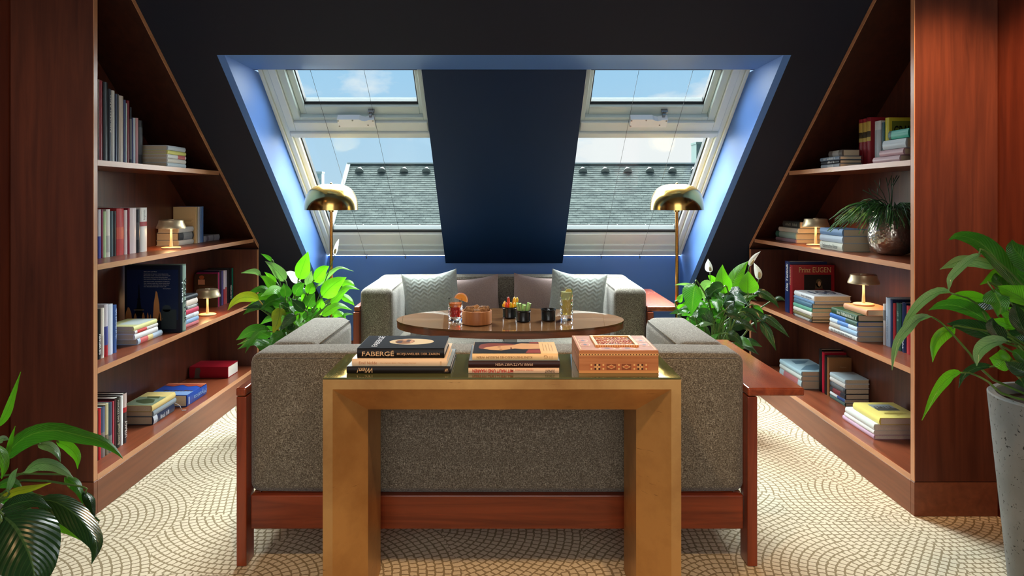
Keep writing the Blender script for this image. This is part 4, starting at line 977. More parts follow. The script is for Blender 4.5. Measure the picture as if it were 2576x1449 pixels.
# silver pot with trailing mistletoe cactus
pc = Vector((2.015, 3.62, SH[2 - 1] + .0005))
pot = thing('silver_pot', 'round hammered silver pot with trailing green plant on right second shelf', 'plant pot', pc)
lathe('body', [(0, 0), (.060, 0), (.085, .012), (.104, .045), (.112, .085), (.111, .125), (.104, .17), (.097, .205), (.094, .238), (.089, .238), (.092, .2), (.100, .15), (.0, .15)], pc, SILVER, pot, 48)
lathe('potting_soil', [(0, .215), (.092, .212), (.092, .20), (0, .2)], pc, SOIL, pot, 20)
random.seed(21)
CACT = principled('cactus_stem', srgb(70, 124, 60), .4); CACTD = principled('cactus_stem_dark', srgb(40, 74, 44), .45)
bm = bmesh.new(); bm2 = bmesh.new()
for k in range(210):
    a = random.uniform(0, 2 * math.pi); r0 = random.uniform(0, .08); lean = random.uniform(.4, 1.3)
    if random.random() < .5: a = random.uniform(math.pi * .7, math.pi * 1.5)
    d = Vector((math.cos(a), math.sin(a), 0)); p = pc + Vector((math.cos(a) * r0, math.sin(a) * r0, .215)); up_ = random.uniform(.6, 2.2); L = random.uniform(.16, .30)
    pts = [p]; v = (d * lean * .6 + Vector((0, 0, up_))).normalized()
    for s_ in range(6):
        v = (v + Vector((d.x * .25, d.y * .25, -.42)) + Vector((random.uniform(-.15, .15), random.uniform(-.15, .15), random.uniform(-.1, .1)))).normalized()
        p = p + v * L / 6
        p.x = min(p.x, XBK - .008); p.z = min(max(p.z, SH[1] + .012), SH[0] - .04); pts.append(p.copy())
    add_tube(bm if k % 3 else bm2, pts, .0024, 4)
    if random.random() < .6:
        q = pts[4]; q2 = q + (v + Vector((random.uniform(-.6, .6), random.uniform(-.6, .6), .1))).normalized() * .04; q2.x = min(q2.x, XBK - .008); q2.z = min(max(q2.z, SH[1] + .012), SH[0] - .04)
        add_tube(bm if k % 2 else bm2, [q, q2], .002, 4)
for k in range(6):
    a = random.uniform(2, 4.5); p = pc + Vector((0, 0, .215)); q = p + Vector((math.cos(a) * .10 * random.random(), .03 * math.sin(a), random.uniform(.13, .19)))
    if k < 2: q.x = p.x - .14 + .03 * k; q.z = p.z + .12
    add_tube(bm2, [p, (p + q) / 2 + Vector((.0, 0, .02)), q], .002, 4); add_tube(bm2, [q * .7 + p * .3 + Vector((0, 0, .01)), q + Vector((.03, 0, .01))], .002, 4)
for b_, m_ in ((bm, CACT), (bm2, CACTD)):
    o = bm_obj('trailing_stems', b_, m_, pot, True); o['kind'] = 'stuff'

# ================================================================ SOFAS
def rbox(name, x0, x1, y0, y1, z0, z1, r, mat, parent, puff=.0, seg=4, cuts=6):
    """Upholstered block: rounded box with slightly swelling faces."""
    bm = bmesh.new(); add_box(bm, x0, x1, y0, y1, z0, z1); bevel(bm, r, seg)
    if puff:
        big = [f for f in bm.faces if f.calc_area() > .01]
        bmesh.ops.subdivide_edges(bm, edges=list({e for f in big for e in f.edges}), cuts=cuts, use_grid_fill=True)
        cx, cy, cz = (x0 + x1) / 2, (y0 + y1) / 2, (z0 + z1) / 2
        for v in bm.verts:
            u = [(v.co.x - cx) / ((x1 - x0) / 2), (v.co.y - cy) / ((y1 - y0) / 2), (v.co.z - cz) / ((z1 - z0) / 2)]
            for i in range(3):
                j, k = (i + 1) % 3, (i + 2) % 3
                if abs(u[i]) > .97:
                    v.co[i] += math.copysign(puff * max(0, 1 - u[j] ** 2) ** .5 * max(0, 1 - u[k] ** 2) ** .5, u[i])
    o = bm_obj(name, bm, mat, parent, True)
    try: o.data.set_sharp_from_angle(angle=R(50))
    except Exception: pass
    return o
def piping(name, pts, parent, closed=False):
    return tube(name, pts, .0035, TWEED, parent, 6)

def sofa(label, xc, yb, direction):
    """yb: back face depth; direction +1: opens towards +Y (we see its back), -1: opens towards the camera."""
    s = thing('sofa', label, 'sofa', (xc, yb + direction * .42, 0), 'facing pair of tweed sofas')
    Yf = lambda d: yb + direction * d
    def rng(a, b): return (min(Yf(a), Yf(b)), max(Yf(a), Yf(b)))
    hw = .952; zt, zb = .798, .263; dep = .845; aw = .212; bw = .20
    rbox('back_cushion', xc - hw, xc + hw, *rng(.0, bw), zb, zt, .035, TWEED, s, .008)
    for sg in (-1, 1):
        rbox('arm_cushion', *sorted((xc + sg * hw, xc + sg * (hw - aw))), *rng(bw + .002, dep), zb, zt - .002, .04, TWEED, s, .008)
        yl = Yf(.035); xi = xc + sg * (hw - aw + .006)
        tube('seam_piping', [(xi, Yf(bw + .05), zt - .012), (xi, Yf(dep - .05), zt - .012), (xi, Yf(dep - .012), zt - .05), (xi, Yf(dep - .003), zb + .06)], .003, TWEED, s, 6)
    tube('seam_piping', [(xc - hw + .03, Yf(.006), zt - .016), (xc + hw - .03, Yf(.006), zt - .016)], .003, TWEED, s, 6)
    tube('seam_piping', [(xc - hw + aw, Yf(bw - .006), zt - .012), (xc + hw - aw, Yf(bw - .006), zt - .012)], .003, TWEED, s, 6)
    xi = hw - aw - .003
    for sg in (-1, 1):
        rbox('seat_cushion', *sorted((xc + sg * .002, xc + sg * xi)), *rng(bw + .003, dep - .01), zb, .43, .03, TWEED, s, .012)
    # frame
    zr0, zr1 = .132, .268 - .007
    po = hw + .030
    box('rail', xc - po + .04, xc + po - .04, *rng(-.012, .024), zr0, zr1, SOFAW, s, .004)
    box('rail', xc - po + .04, xc + po - .04, *rng(dep - .03, dep + .004), zr0, zr1, SOFAW, s, .004)
    for sg in (-1, 1):
        a, b = sorted((xc + sg * (po - .038), xc + sg * (po - .066)))
        box('rail', a, b, *rng(.026, dep - .032), zr0, zr1, SOFAWY, s, .004)
    box('slat_base', xc - po + .07, xc + po - .07, *rng(.026, dep - .032), zr1 - .02, zr1, SOFAWY, s, 0)
    right = 1
    for sg in (-1, 1):
        cap_z = .648
        for dd in (-.036, dep - .045):
            a, b = sorted((xc + sg * (po + .006), xc + sg * (po - .032)))
            bm = bmesh.new(); y0_, y1_ = rng(dd, dd + .085)
            # post, its foot rounded at the inner corner
            add_box(bm, a, b, y0_, y1_, 0.001, cap_z - .003); bevel(bm, .004, 2)
            bm_obj('leg', bm, SOFAWZ, s)
    # armrests: a broad board on the right, a slim cap on the left
    yr = rng(-.04, dep + .02)
    box('armrest_board', xc + po - .032, xc + po + .182, *yr, .648, .679, SOFAWY, s, .006, 3)
    box('armrest_cap', xc - po - .006, xc - po + .032, *yr, .648, .679, SOFAWY, s, .006, 3)
    return s
sofa('grey brown tweed sofa in a cherry wood frame, its back towards the gilded console', -.027, 2.672, 1)
sofa('grey brown tweed sofa against the blue wall below the roof windows', -.004, 5.458, -1)

def cushion(label, name, c, w, h, t_, yaw, lean, roll, mat, knit=False, group=None):
    cu = thing(name, label, 'cushion', c, group); n = 72 if knit else 24
    M_ = Matrix.Rotation(yaw, 3, 'Z') @ Matrix.Rotation(lean, 3, 'X') @ Matrix.Rotation(roll, 3, 'Y')
    def pt(u, v, side):
        k = max(0, (1 - abs(u) ** 2.6) * (1 - abs(v) ** 2.6)) ** .55
        d = side * t_ / 2 * k
        x = u * w / 2 * (1 - .05 * (1 - v * v) ** 1.0 * abs(u)); z = v * h / 2 * (1 - .05 * (1 - u * u) * abs(v))
        z += -.02 * (1 - u * u) * (1 if v > 0 else 0) * v
        if knit and side < 0:
            cols = 7; f = (u + 1) / 2 * cols; tri = abs(f % 1 - .5) * 2
            ph = ((v + 1) / 2 * 13 + tri * .9) % 1
            d -= .006 * k * (math.sin(math.pi * ph) ** .7) * (1 - .6 * (tri > .93)) * (.7 + .3 * tri)
        return Vector((x, d, z))
    for side, nm in ((-1, 'front_cover'), (1, 'back_cover')):
        m = n if side < 0 else 16
        V = [Vector(c) + M_ @ pt(-1 + 2 * i / m, -1 + 2 * j / m, side) for j in range(m + 1) for i in range(m + 1)]
        fs = [(j * (m + 1) + i, j * (m + 1) + i + 1, (j + 1) * (m + 1) + i + 1, (j + 1) * (m + 1) + i) for j in range(m) for i in range(m)]
        from_py(nm, V, fs, mat, cu, True, fix=False)
    return cu
seat = .445
cushion('grey cable-knit cushion leaning in the corner by the red drink', 'cushion', (-.515, 4.97, seat + .225), .40, .41, .13, R(10), R(-14), R(-5), KNIT, True, 'knitted cushions')
cushion('grey cable-knit cushion leaning in the corner by the tall yellow drink', 'cushion', (.52, 4.97, seat + .225), .40, .41, .13, R(-10), R(-14), R(5), KNIT, True, 'knitted cushions')
cushion('plain mauve cushion half behind the knitted one, above the bread bowl', 'cushion', (-.28, 5.155, seat + .195), .50, .36, .13, R(4), R(-13), R(-3), PINKF, False, 'plain cushions')
cushion('plain mauve cushion half behind the knitted one, above the black pots', 'cushion', (.29, 5.155, seat + .20), .46, .37, .13, R(-4), R(-13), R(3), PINKF, False, 'plain cushions')

# ================================================================ FLOOR LAMPS
def floor_lamp(label, loc):
    l = thing('floor_lamp', label, 'lamp', loc, 'brass floor lamps beside the far sofa'); c = Vector(loc)
    lathe('base', [(0, .001), (.11, .001), (.113, .004), (.113, .014), (.108, .018), (0, .02)], c, BRASS, l, 40)
    lathe('pole', [(0, .018), (.011, .018), (.011, 1.33), (0, 1.33)], c, POLE, l, 20)
    lathe('collar', [(.0, 1.30), (.020, 1.30), (.020, 1.312), (.0, 1.318)], c, BRASS, l, 20)
    Rr, Hh = .183, .180; prof = []
    for k in range(17):
        a = math.pi / 2 * k / 16; prof.append((Rr * math.cos(a) ** .62 if k < 16 else 0, 1.314 + Hh * math.sin(a) ** .86))
    inner = [(max(0, r - .004), z - (.004 if i > 4 else 0)) for i, (r, z) in enumerate(prof)][::-1]
    lathe('shade', prof + [(0, prof[-1][1] - .004)] + inner[1:], c, BRASS, l, 56)
    lathe('finial', [(.009, 1.490), (.009, 1.497), (.006, 1.503), (0, 1.505)], c, BRASS, l, 16)
    return l
fl0 = floor_lamp('brass floor lamp with a dome shade beside the far sofa, left window', (-1.2, 4.83, 0))
c = copy_tree(fl0); c.location = (1.2, 4.83, 0); c['label'] = 'brass floor lamp with a dome shade beside the far sofa, right window'

# ================================================================ COFFEE TABLE
tc_ = Vector((.035, 3.985, 0)); ZT2 = .706
ct = thing('coffee_table', 'oval walnut coffee table with a glass top between the two sofas', 'table', tc_)
def oval(name, a, b, z0, z1, mat, bev=.003, seg=72):
    bm = bmesh.new(); n = seg
    lo = [bm.verts.new(tc_ + Vector((a * math.cos(2 * math.pi * k / n), b * math.sin(2 * math.pi * k / n), z0))) for k in range(n)]
    hi = [bm.verts.new(tc_ + Vector((a * math.cos(2 * math.pi * k / n), b * math.sin(2 * math.pi * k / n), z1))) for k in range(n)]
    bm.faces.new(lo); bm.faces.new(hi)
    for k in range(n): bm.faces.new((lo[k], lo[(k + 1) % n], hi[(k + 1) % n], hi[k]))
    o = bm_obj(name, bm, mat, ct, True); o.data.set_sharp_from_angle(angle=R(40)); return o
oval('rim', .645, .372, .664, .6955, WALNUT)
oval('glass_top', .648, .375, .6965, ZT2, TABTOP)
for dx, dy in ((-.54, 0), (.54, 0)):
    box('leg', tc_.x + dx - .018, tc_.x + dx + .018, tc_.y - .10, tc_.y + .10, .012, .662, STEEL, ct, .003)
box('pedestal', tc_.x - .035, tc_.x + .035, tc_.y - .26, tc_.y - .22, .012, .662, STEEL, ct, .003)
box('pedestal', tc_.x - .035, tc_.x + .035, tc_.y + .22, tc_.y + .26, .012, .662, STEEL, ct, .003)
box('foot_bar', tc_.x - .56, tc_.x + .56, tc_.y - .02, tc_.y + .02, .001, .011, STEEL, ct, .002)
box('foot_bar', tc_.x - .02, tc_.x + .02, tc_.y - .28, tc_.y - .021, .001, .011, STEEL, ct, .002)
box('foot_bar', tc_.x - .02, tc_.x + .02, tc_.y + .021, tc_.y + .28, .001, .011, STEEL, ct, .002)

ZO = ZT2 + .0006
def on_table(px, d): return Vector(((px - CX) / F * d, d, ZO))
CUT = principled('cut_crystal', (.97, .98, .98, 1), .02, 0, IOR=1.45); bsdf(CUT).inputs['Transmission Weight'].default_value = 1
REDL = principled('red_aperitif', srgb(216, 30, 26), .08, 0); bsdf(REDL).inputs['Transmission Weight'].default_value = .45
AMBER = principled('amber_aperitif', srgb(236, 130, 60), .08, 0); bsdf(AMBER).inputs['Transmission Weight'].default_value = .5
YELL = principled('yellow_drink', srgb(240, 214, 110), .1, 0); bsdf(YELL).inputs['Transmission Weight'].default_value = .4
YELP = principled('pale_drink', srgb(226, 224, 160), .1, 0); bsdf(YELP).inputs['Transmission Weight'].default_value = .5
ICE = principled('ice', (.95, .97, .97, 1), .1, 0, IOR=1.31); bsdf(ICE).inputs['Transmission Weight'].default_value = .8
ORANGE_P = principled('orange_flesh', srgb(246, 158, 20), .4); ORANGE_R = principled('orange_rind', srgb(236, 120, 30), .5); PITH = principled('orange_pith', srgb(248, 222, 180), .6)
def tumbler(label, c, r, h, base, fill, m1, m2, split, garnish):
    g = thing('drinking_glass', label, 'drink', c)
    # cut crystal wall with diagonal facets on its lower part, built as outer and inner surface
    n, k = 40, 18; bm = bmesh.new(); rings = []
    for j in range(k + 1):
        z = h * j / k; ring = []
        for i in range(n):
            a = 2 * math.pi * i / n; f = 0
            if .1 < j / k < .72: f = -.0022 if ((i + j) % 5 == 0 or (i - j) % 5 == 0) else .0008
            ring.append(bm.verts.new(c + Vector(((r + f) * math.cos(a), (r + f) * math.sin(a), z))))
        rings.append(ring)
    for j in range(k + 1):
        z = h - (h - base) * j / k
        rings.append([bm.verts.new(c + Vector(((r - .004) * math.cos(2 * math.pi * i / n), (r - .004) * math.sin(2 * math.pi * i / n), z))) for i in range(n)])
    for a, b in zip(rings, rings[1:]):
        for i in range(n): bm.faces.new((a[i], a[(i + 1) % n], b[(i + 1) % n], b[i]))
    bm.faces.new(rings[0]); bm.faces.new(rings[-1])
    bm_obj('crystal_wall', bm, CUT, g)
    ri = r - .0048
    lathe('drink', [(0, base + .001), (ri, base + .001), (ri, base + (fill - base) * split), (0, base + (fill - base) * split)], c, m1, g, 32)
    lathe('drink_top', [(0, base + (fill - base) * split + .0004), (ri, base + (fill - base) * split + .0004), (ri, fill), (0, fill)], c, m2, g, 32)
    for q in range(3):
        a = q * 2.2; pz = fill + .001 + .001 * q; s_ = r * .30
        box('ice_cube', c.x + math.cos(a) * r * .45 - s_, c.x + math.cos(a) * r * .45 + s_, c.y + math.sin(a) * r * .45 - s_, c.y + math.sin(a) * r * .45 + s_, pz, pz + .012, ICE, g, .003)
    return g
c1 = on_table(1146, 3.935); g1 = tumbler('short cut-crystal glass of red aperitif with an orange slice', c1, .0405, .124, .022, .098, REDL, AMBER, .72, 1)
# orange half-slice on the rim
def slice_(name, c, r, th_, ax, mat, parent, half=True, ang0=0):
    ax = [Vector(v) for v in ax]; n = 18; bm = bmesh.new()
    def P(a, rr, o): return Vector(c) + ax[0] * rr * math.cos(a) + ax[1] * rr * math.sin(a) + ax[2] * o
    rng_ = [ang0 + math.pi * i / n for i in range(n + 1)]
    A = [bm.verts.new(P(a, r, -th_)) for a in rng_]; B = [bm.verts.new(P(a, r, th_)) for a in rng_]
    bm.faces.new(A); bm.faces.new(B)
    for i in range(n): bm.faces.new((A[i], A[i + 1], B[i + 1], B[i]))
    bm.faces.new((A[0], A[-1], B[-1], B[0]))
    return bm_obj(name, bm, mat, parent)
cs = c1 + Vector((.030, -.004, .114)); axs = ((math.cos(.35), 0, -math.sin(.35)), (math.sin(.35), 0, math.cos(.35)), (0, 1, 0))
orr = slice_('orange_slice', cs, .040, .0030, axs, ORANGE_R, g1)
slice_('orange_pith', cs, .0375, .0034, axs, PITH, orr); slice_('orange_flesh', cs + Vector((0, 0, .001)), .0340, .0038, axs, ORANGE_P, orr)
c2 = on_table(1425, 3.96); g2 = tumbler('tall cut-crystal glass of pale yellow drink with ice', c2, .0365, .178, .028, .158, YELL, YELP, .68, 0)
slice_('lemon_slice', c2 + Vector((.010, -.028, .160)), .018, .0025, ((1, 0, 0), (0, 0, 1), (0, 1, 0)), principled('lemon', srgb(236, 206, 80), .4), g2)

cb = on_table(1199.5, 3.83)
bw_ = thing('bread_bowl', 'round wooden bowl holding slices of nut bread', 'bowl', cb)
lathe('bowl_wall', [(0, .001), (.078, .001), (.081, .004), (.0815, .072), (.0805, .074), (.0765, .074), (.076, .012), (0, .012)], cb, BOWLW, bw_, 56)
CRUMB = principled('bread_crumb', srgb(206, 160, 110), .85); add_noise_color(CRUMB, srgb(150, 104, 66), srgb(222, 184, 136), 90, detail=4, bump=.5)
CRUST = principled('bread_crust', srgb(150, 96, 56), .8); add_noise_color(CRUST, srgb(90, 58, 36), srgb(176, 122, 78), 70, detail=4, bump=.6)
random.seed(5)
for k, (dx, dy, dz, rr, rot) in enumerate(((-.034, -.02, .060, .034, .5), (-.006, .02, .058, .036, .2), (.030, -.012, .060, .032, -.5), (.040, .025, .056, .034, -.2), (-.045, .02, .050, .03, .9), (.004, -.040, .046, .03, 0))):
    c = cb + Vector((dx, dy, dz + .018)); br = thing('bread_slice', ['nut bread slice at the front left of the wooden bowl', 'nut bread slice standing in the middle of the wooden bowl', 'nut bread slice at the front right of the wooden bowl', 'nut bread slice at the back right of the wooden bowl', 'nut bread slice at the back left of the wooden bowl', 'nut bread slice low at the front of the wooden bowl'][k], 'bread', c, 'bread in the wooden bowl')
    for nm, mm, sx in (('crumb', CRUMB, .012), ('crust', CRUST, .009)):
        bm = bmesh.new(); bmesh.ops.create_icosphere(bm, subdivisions=3, radius=1)
        for v in bm.verts:
            q = v.co; w = 1 + .10 * math.sin(7 * q.x + k) + .06 * math.sin(13 * q.z + 2 * k)
            g_ = rr * w * (1.03 if nm == 'crust' else .98)
            v.co = Vector((q.x * g_, q.y * sx * (1 + .1 * math.sin(9 * q.z)), q.z * g_ * .72))
        bmesh.ops.rotate(bm, verts=bm.verts, cent=(0, 0, 0), matrix=Matrix.Rotation(rot, 3, 'Y') @ Matrix.Rotation(.45, 3, 'X') @ Matrix.Rotation(rot * .8, 3, 'Z'))
        bmesh.ops.translate(bm, verts=bm.verts, vec=c); bm_obj(nm, bm, mm, br, True)
RAM = principled('black_glaze', srgb(24, 26, 28), .22)
def ramekin(label, c):
    r = thing('ramekin', label, 'bowl', c, 'black snack pots on the coffee table')
    lathe('pot_wall', [(0, .001), (.038, .001), (.0405, .004), (.0405, .010), (.0395, .012), (.0405, .055), (.0432, .058), (.0432, .064), (.0395, .064), (.037, .056), (.036, .012), (0, .010)], c, RAM, r, 40)
    return r
r1, r2, r3 = on_table(1282, 4.02), on_table(1316.5, 3.90), on_table(1379.5, 3.93)
ramekin('black pot of yellow and red pepper sticks', r1); ramekin('black pot of cucumber sticks', r2); ramekin('black pot of olives', r3)
PEPY = principled('yellow_pepper', srgb(240, 184, 20), .3); PEPR = principled('red_pepper', srgb(220, 70, 40), .3)
CUC = principled('cucumber_flesh', srgb(176, 206, 130), .4); CUCS = principled('cucumber_skin', srgb(70, 130, 50), .4); OLV = principled('olive_skin', srgb(30, 24, 28), .25)
random.seed(9)
for k in range(8):
    a = 2 * math.pi * k / 8 + .2; b0 = r1 + Vector((.020 * math.cos(a), .020 * math.sin(a), .014)); tip = r1 + Vector((.034 * math.cos(a) + (.010 if k in (0, 1) else 0), .030 * math.sin(a), .088 + .026 * (k in (0, 1, 2)) + .006 * random.random()))
    mid_ = (b0 + tip) / 2 + Vector((.006 * math.cos(a), .006 * math.sin(a), .01))
    o = tube('pepper_stick', [b0, mid_, tip - Vector((0, 0, .012)), tip], [.007, .009, .009, .003], PEPR if k in (2, 5) else PEPY, None, 6, origin=b0)
    tag(o, ('red pepper stick, one of two standing in the black pot' if k in (2, 5) else 'yellow pepper stick standing in the black pot'), 'vegetable', 'pepper sticks in the black pot')
for k in range(9):
    a = 2 * math.pi * k / 9; rr = .022 if k < 8 else 0
    b0 = r2 + Vector((rr * .75 * math.cos(a), rr * .75 * math.sin(a), .014)); tip = r2 + Vector((rr * 1.7 * math.cos(a), rr * 1.2 * math.sin(a), .092 + .016 * random.random()))
    d = (tip - b0).normalized(); sx_ = Vector((d.z, 0, -d.x)).normalized(); sy_ = d.cross(sx_); w = .0062
    cs_ = thing('cucumber_stick', 'cucumber stick standing in the black pot', 'vegetable', b0, 'cucumber sticks in the black pot')
    q = [sx_ * w + sy_ * w, -sx_ * w + sy_ * w, -sx_ * w - sy_ * w, sx_ * w - sy_ * w]
    bm = bmesh.new(); add_hexa(bm, [b0 + v for v in q] + [tip + v for v in q]); bevel(bm, .0008, 1); bm_obj('flesh', bm, CUC, cs_)
    bm = bmesh.new(); e_ = sx_ * (w + .0002); add_hexa(bm, [b0 + e_ + sy_ * w, b0 + e_ * 1.25 + sy_ * w * .8, b0 + e_ * 1.25 - sy_ * w * .8, b0 + e_ - sy_ * w, tip + e_ + sy_ * w, tip + e_ * 1.25 + sy_ * w * .8, tip + e_ * 1.25 - sy_ * w * .8, tip + e_ - sy_ * w]); bm_obj('skin', bm, CUCS, cs_)
for k in range(9):
    a = 2 * math.pi * k / 8; rr = .021 if k < 8 else 0
    c = r3 + Vector((rr * math.cos(a), rr * math.sin(a), .047 + (.006 if k == 8 else 0)))
    bm = bmesh.new(); bmesh.ops.create_uvsphere(bm, u_segments=12, v_segments=8, radius=.0085); bmesh.ops.scale(bm, vec=(1.15, 1, 1), verts=bm.verts); bmesh.ops.translate(bm, verts=bm.verts, vec=c)
    tag(bm_obj('olive', bm, OLV, None, True, origin=c), 'black olive in the small black pot', 'olive', 'olives in the black pot')

# ================================================================ CONSOLE TABLE
XA, XC_, YF, YB, ZK = -.5915, .578, 2.27, 2.612, .806
con = thing('console_table', 'gilded waterfall console table with a dark glass top behind the sofa', 'table', ((XA + XC_) / 2, (YF + YB) / 2, 0))
o1, o2, ym = .032, .128, 2.27 + .10
sec = [(0, YF), (o1, YF), (o2, ym), (o2, YB), (0, YB)]
for sg, xo, in ((1, XA), (-1, XC_)):
    V = [(xo + sg * o, y, 0.001) for o, y in sec] + [(xo + sg * o, y, ZK - o) for o, y in sec]
    n = len(sec); from_py('leg', V, [tuple(range(n)), tuple(range(n, 2 * n))] + [(i, (i + 1) % n, n + (i + 1) % n, n + i) for i in range(n)], GOLD, con)
V = [(XA + o, y, ZK - o) for o, y in sec] + [(XC_ - o, y, ZK - o) for o, y in sec]
n = len(sec); from_py('top_rail', V, [tuple(range(n)), tuple(range(n, 2 * n))] + [(i, (i + 1) % n, n + (i + 1) % n, n + i) for i in range(n)], GOLD, con)
box('glass_top', XA, XC_, YF, YB, ZK + .0006, ZK + .0066, GLASSTOP, con, .001, 1)

ZG2 = ZK + .0072
def cbook(label, px0, px1, yf, D, z, th_, col, pages=PAGEW, rough=.35):
    x0, x1 = (px0 - CX) / F * yf, (px1 - CX) / F * yf
    return book(label, 'art books on the console', (x0, yf, z), (0, 1, 0), (0, 0, 1), (1, 0, 0), D, th_, x1 - x0, col, pages, rough)
CREAMC = (236, 206, 170)
def ctext(bk, s, c, f0, f1, h, zc=.5, flip=False, shear=0, bold=0, serif=False):
    P, D, TH, H = BK[bk]; ex = Vector((-1, 0, 0)) if flip else Vector((1, 0, 0)); ey = Vector((0, 0, -1)) if flip else Vector((0, 0, 1))
    w = H * (f1 - f0); cen = P(0, TH * zc, H * (f0 + f1) / 2)
    o = write('spine_title', s, cen - ex * w / 2 - ey * h / 2, ex, ey, w, h, paint(c), bk, shear, bold, lift=.0012, serif=serif); return o
yf1 = 2.318
wien = cbook('black book with an upside-down script title at the bottom of the console stack', 871.6, 1133.5, yf1, .275, ZG2, .0235, (28, 24, 22))
ctext(wien, 'Wien!', (214, 176, 130), .10, .25, .017, .5, True, .35, .01)
P, D, TH, H = BK[wien]; flat('publisher_mark', [[(H * .937, .005), (H * .985, .005), (H * .985, .0195), (H * .937, .0195)]], paint((60, 44, 34)), wien, P(0, 0, 0), (1, 0, 0), (0, 0, 1), .0009)
flat('publisher_mark', [[(H * .948, .008), (H * .955, .008), (H * .962, .0165), (H * .955, .0165)], [(H * .960, .008), (H * .967, .008), (H * .974, .0165), (H * .967, .0165)]], paint((222, 180, 130)), wien, P(0, 0, 0), (1, 0, 0), (0, 0, 1), .0013)
flat('jacket_print', [rect(.002, .002, .345, .27)], paint((150, 168, 180), .25), wien, P(0, TH, 0), (1, 0, 0), (0, 1, 0), .0006)
z2_ = ZG2 + .0240
nol = cbook('cream book with a small terracotta title in the middle of the console stack', 885.3, 1124, yf1 + .004, .25, z2_, .0245, CREAMC)
ctext(nol, 'Emil Nolde', (184, 120, 80), .075, .265, .0095, .45); ctext(nol, 'Die religiösen Bilder | The Religious Paintings', (200, 156, 116), .30, .675, .0055, .42)
P, D, TH, H = BK[nol]; flat('publisher_mark', [rect(H * .93, .004, H * .944, .016)], paint((206, 170, 130)), nol, P(0, 0, 0), (1, 0, 0), (0, 0, 1), .0012)
z3_ = z2_ + .025
fab = cbook('thick black art book with large cream capitals topping the console stack', 897.8, 1117.4, yf1 + .008, .212, z3_, .0335, (26, 22, 22))
ctext(fab, 'FABERGÉ', (236, 196, 150), .055, .425, .0185, .52, False, 0, .004, True); ctext(fab, 'HOFJUWELIER DER ZAREN', (226, 180, 136), .458, .95, .0098, .42, False, 0, 0, True)
P, D, TH, H = BK[fab]; o0 = P(0, TH, 0)
flat('cover_print', [rect(.001, .001, H - .001, D - .001)], paint((26, 32, 44), .9), fab, o0, (1, 0, 0), (0, 1, 0), .0005)
flat('cover_print', [ell(H * .58, D * .50, H * .265, D * .235, 36)], paint((222, 208, 176), .9), fab, o0, (1, 0, 0), (0, 1, 0), .0008)
flat('cover_print', [ell(H * .50, D * .50, H * .115, D * .19, 24)], paint((150, 110, 84), .9), fab, o0, (1, 0, 0), (0, 1, 0), .0010)
flat('cover_print', [ell(H * .44, D * .46, H * .035, D * .10, 14), ell(H * .54, D * .55, H * .03, D * .08, 14)], paint((92, 80, 86), .9), fab, o0, (1, 0, 0), (0, 1, 0), .0012)
flat('cover_print', [ell(H * .49, D * .62, H * .03, D * .06, 12), ell(H * .58, D * .5, H * .022, D * .12, 12)], paint((206, 160, 130), .9), fab, o0, (1, 0, 0), (0, 1, 0), .0013)
write('cover_title', 'FABERGÉ', o0 + Vector((H * .215, D * .12, 0)), (0, 1, 0), (-1, 0, 0), D * .8, H * .085, paint((196, 198, 204)), fab, lift=.0012)
# second stack
mit = cbook('pale book with upside-down red capitals under the middle console stack', 1178.3, 1406.5, yf1, .25, ZG2, .0185, (226, 190, 158))
ctext(mit, 'MIT HAUT UND HAAREN', (186, 50, 40), .045, .495, .0112, .5, True, 0, .02); ctext(mit, 'MARINA SCHNEEDE', (206, 110, 90), .515, .715, .0045, .66, True); ctext(mit, 'DUMONT', (40, 30, 28), .845, .95, .0105, .46, True)
pf = cbook('dark brown book with an upside-down title in the middle console stack', 1178.3, 1408.5, yf1, .25, ZG2 + .0191, .0235, (52, 28, 24))
ctext(pf, 'PFARR PLATZ WIRT WEIN', (222, 184, 156), .295, .705, .0078, .5, True, 0, 0, True)
P, D, TH, H = BK[pf]; flat('jacket_print', [rect(.002, .002, H - .002, D - .002)], paint((140, 160, 178), .25), pf, P(0, TH, 0), (1, 0, 0), (0, 1, 0), .0005)
khm = cbook('cream museum book with a reclining painted face topping the middle console stack', 1188, 1404, yf1 + .006, .185, ZG2 + .0432, .0225, (240, 204, 150))
ctext(khm, 'KUNSTHISTORISCHES MUSEUM WIEN', (140, 100, 60), .05, .70, .0072, .45, True, 0, 0, True); ctext(khm, 'G', (190, 146, 96), .835, .88, .011, .5, True)
P, D, TH, H = BK[khm]; o0 = P(0, TH, 0)
flat('publisher_mark', [rect(H * .9, .005, H * .908, .014), rect(H * .925, .004, H * .933, .015)], paint((206, 166, 120)), khm, P(0, 0, 0), (1, 0, 0), (0, 0, 1), .0012)
flat('cover_print', [rect(.001, .002, H * .80, D - .002)], paint((36, 36, 42), .35), khm, o0, (1, 0, 0), (0, 1, 0), .0005)
flat('cover_print', [[(H * .06, D * .55), (H * .08, D * .75), (H * .18, D * .88), (H * .34, D * .86), (H * .50, D * .78), (H * .48, D * .62), (H * .25, D * .58), (H * .12, D * .35), (H * .07, D * .42)]], paint((130, 62, 48)), khm, o0, (1, 0, 0), (0, 1, 0), .0008)
flat('cover_print', [[(H * .12, D * .40), (H * .20, D * .28), (H * .34, D * .24), (H * .50, D * .40), (H * .60, D * .34), (H * .80, D * .38), (H * .80, D * .80), (H * .58, D * .86), (H * .48, D * .70), (H * .30, D * .62), (H * .16, D * .52)]], paint((216, 168, 120)), khm, o0, (1, 0, 0), (0, 1, 0), .0010)
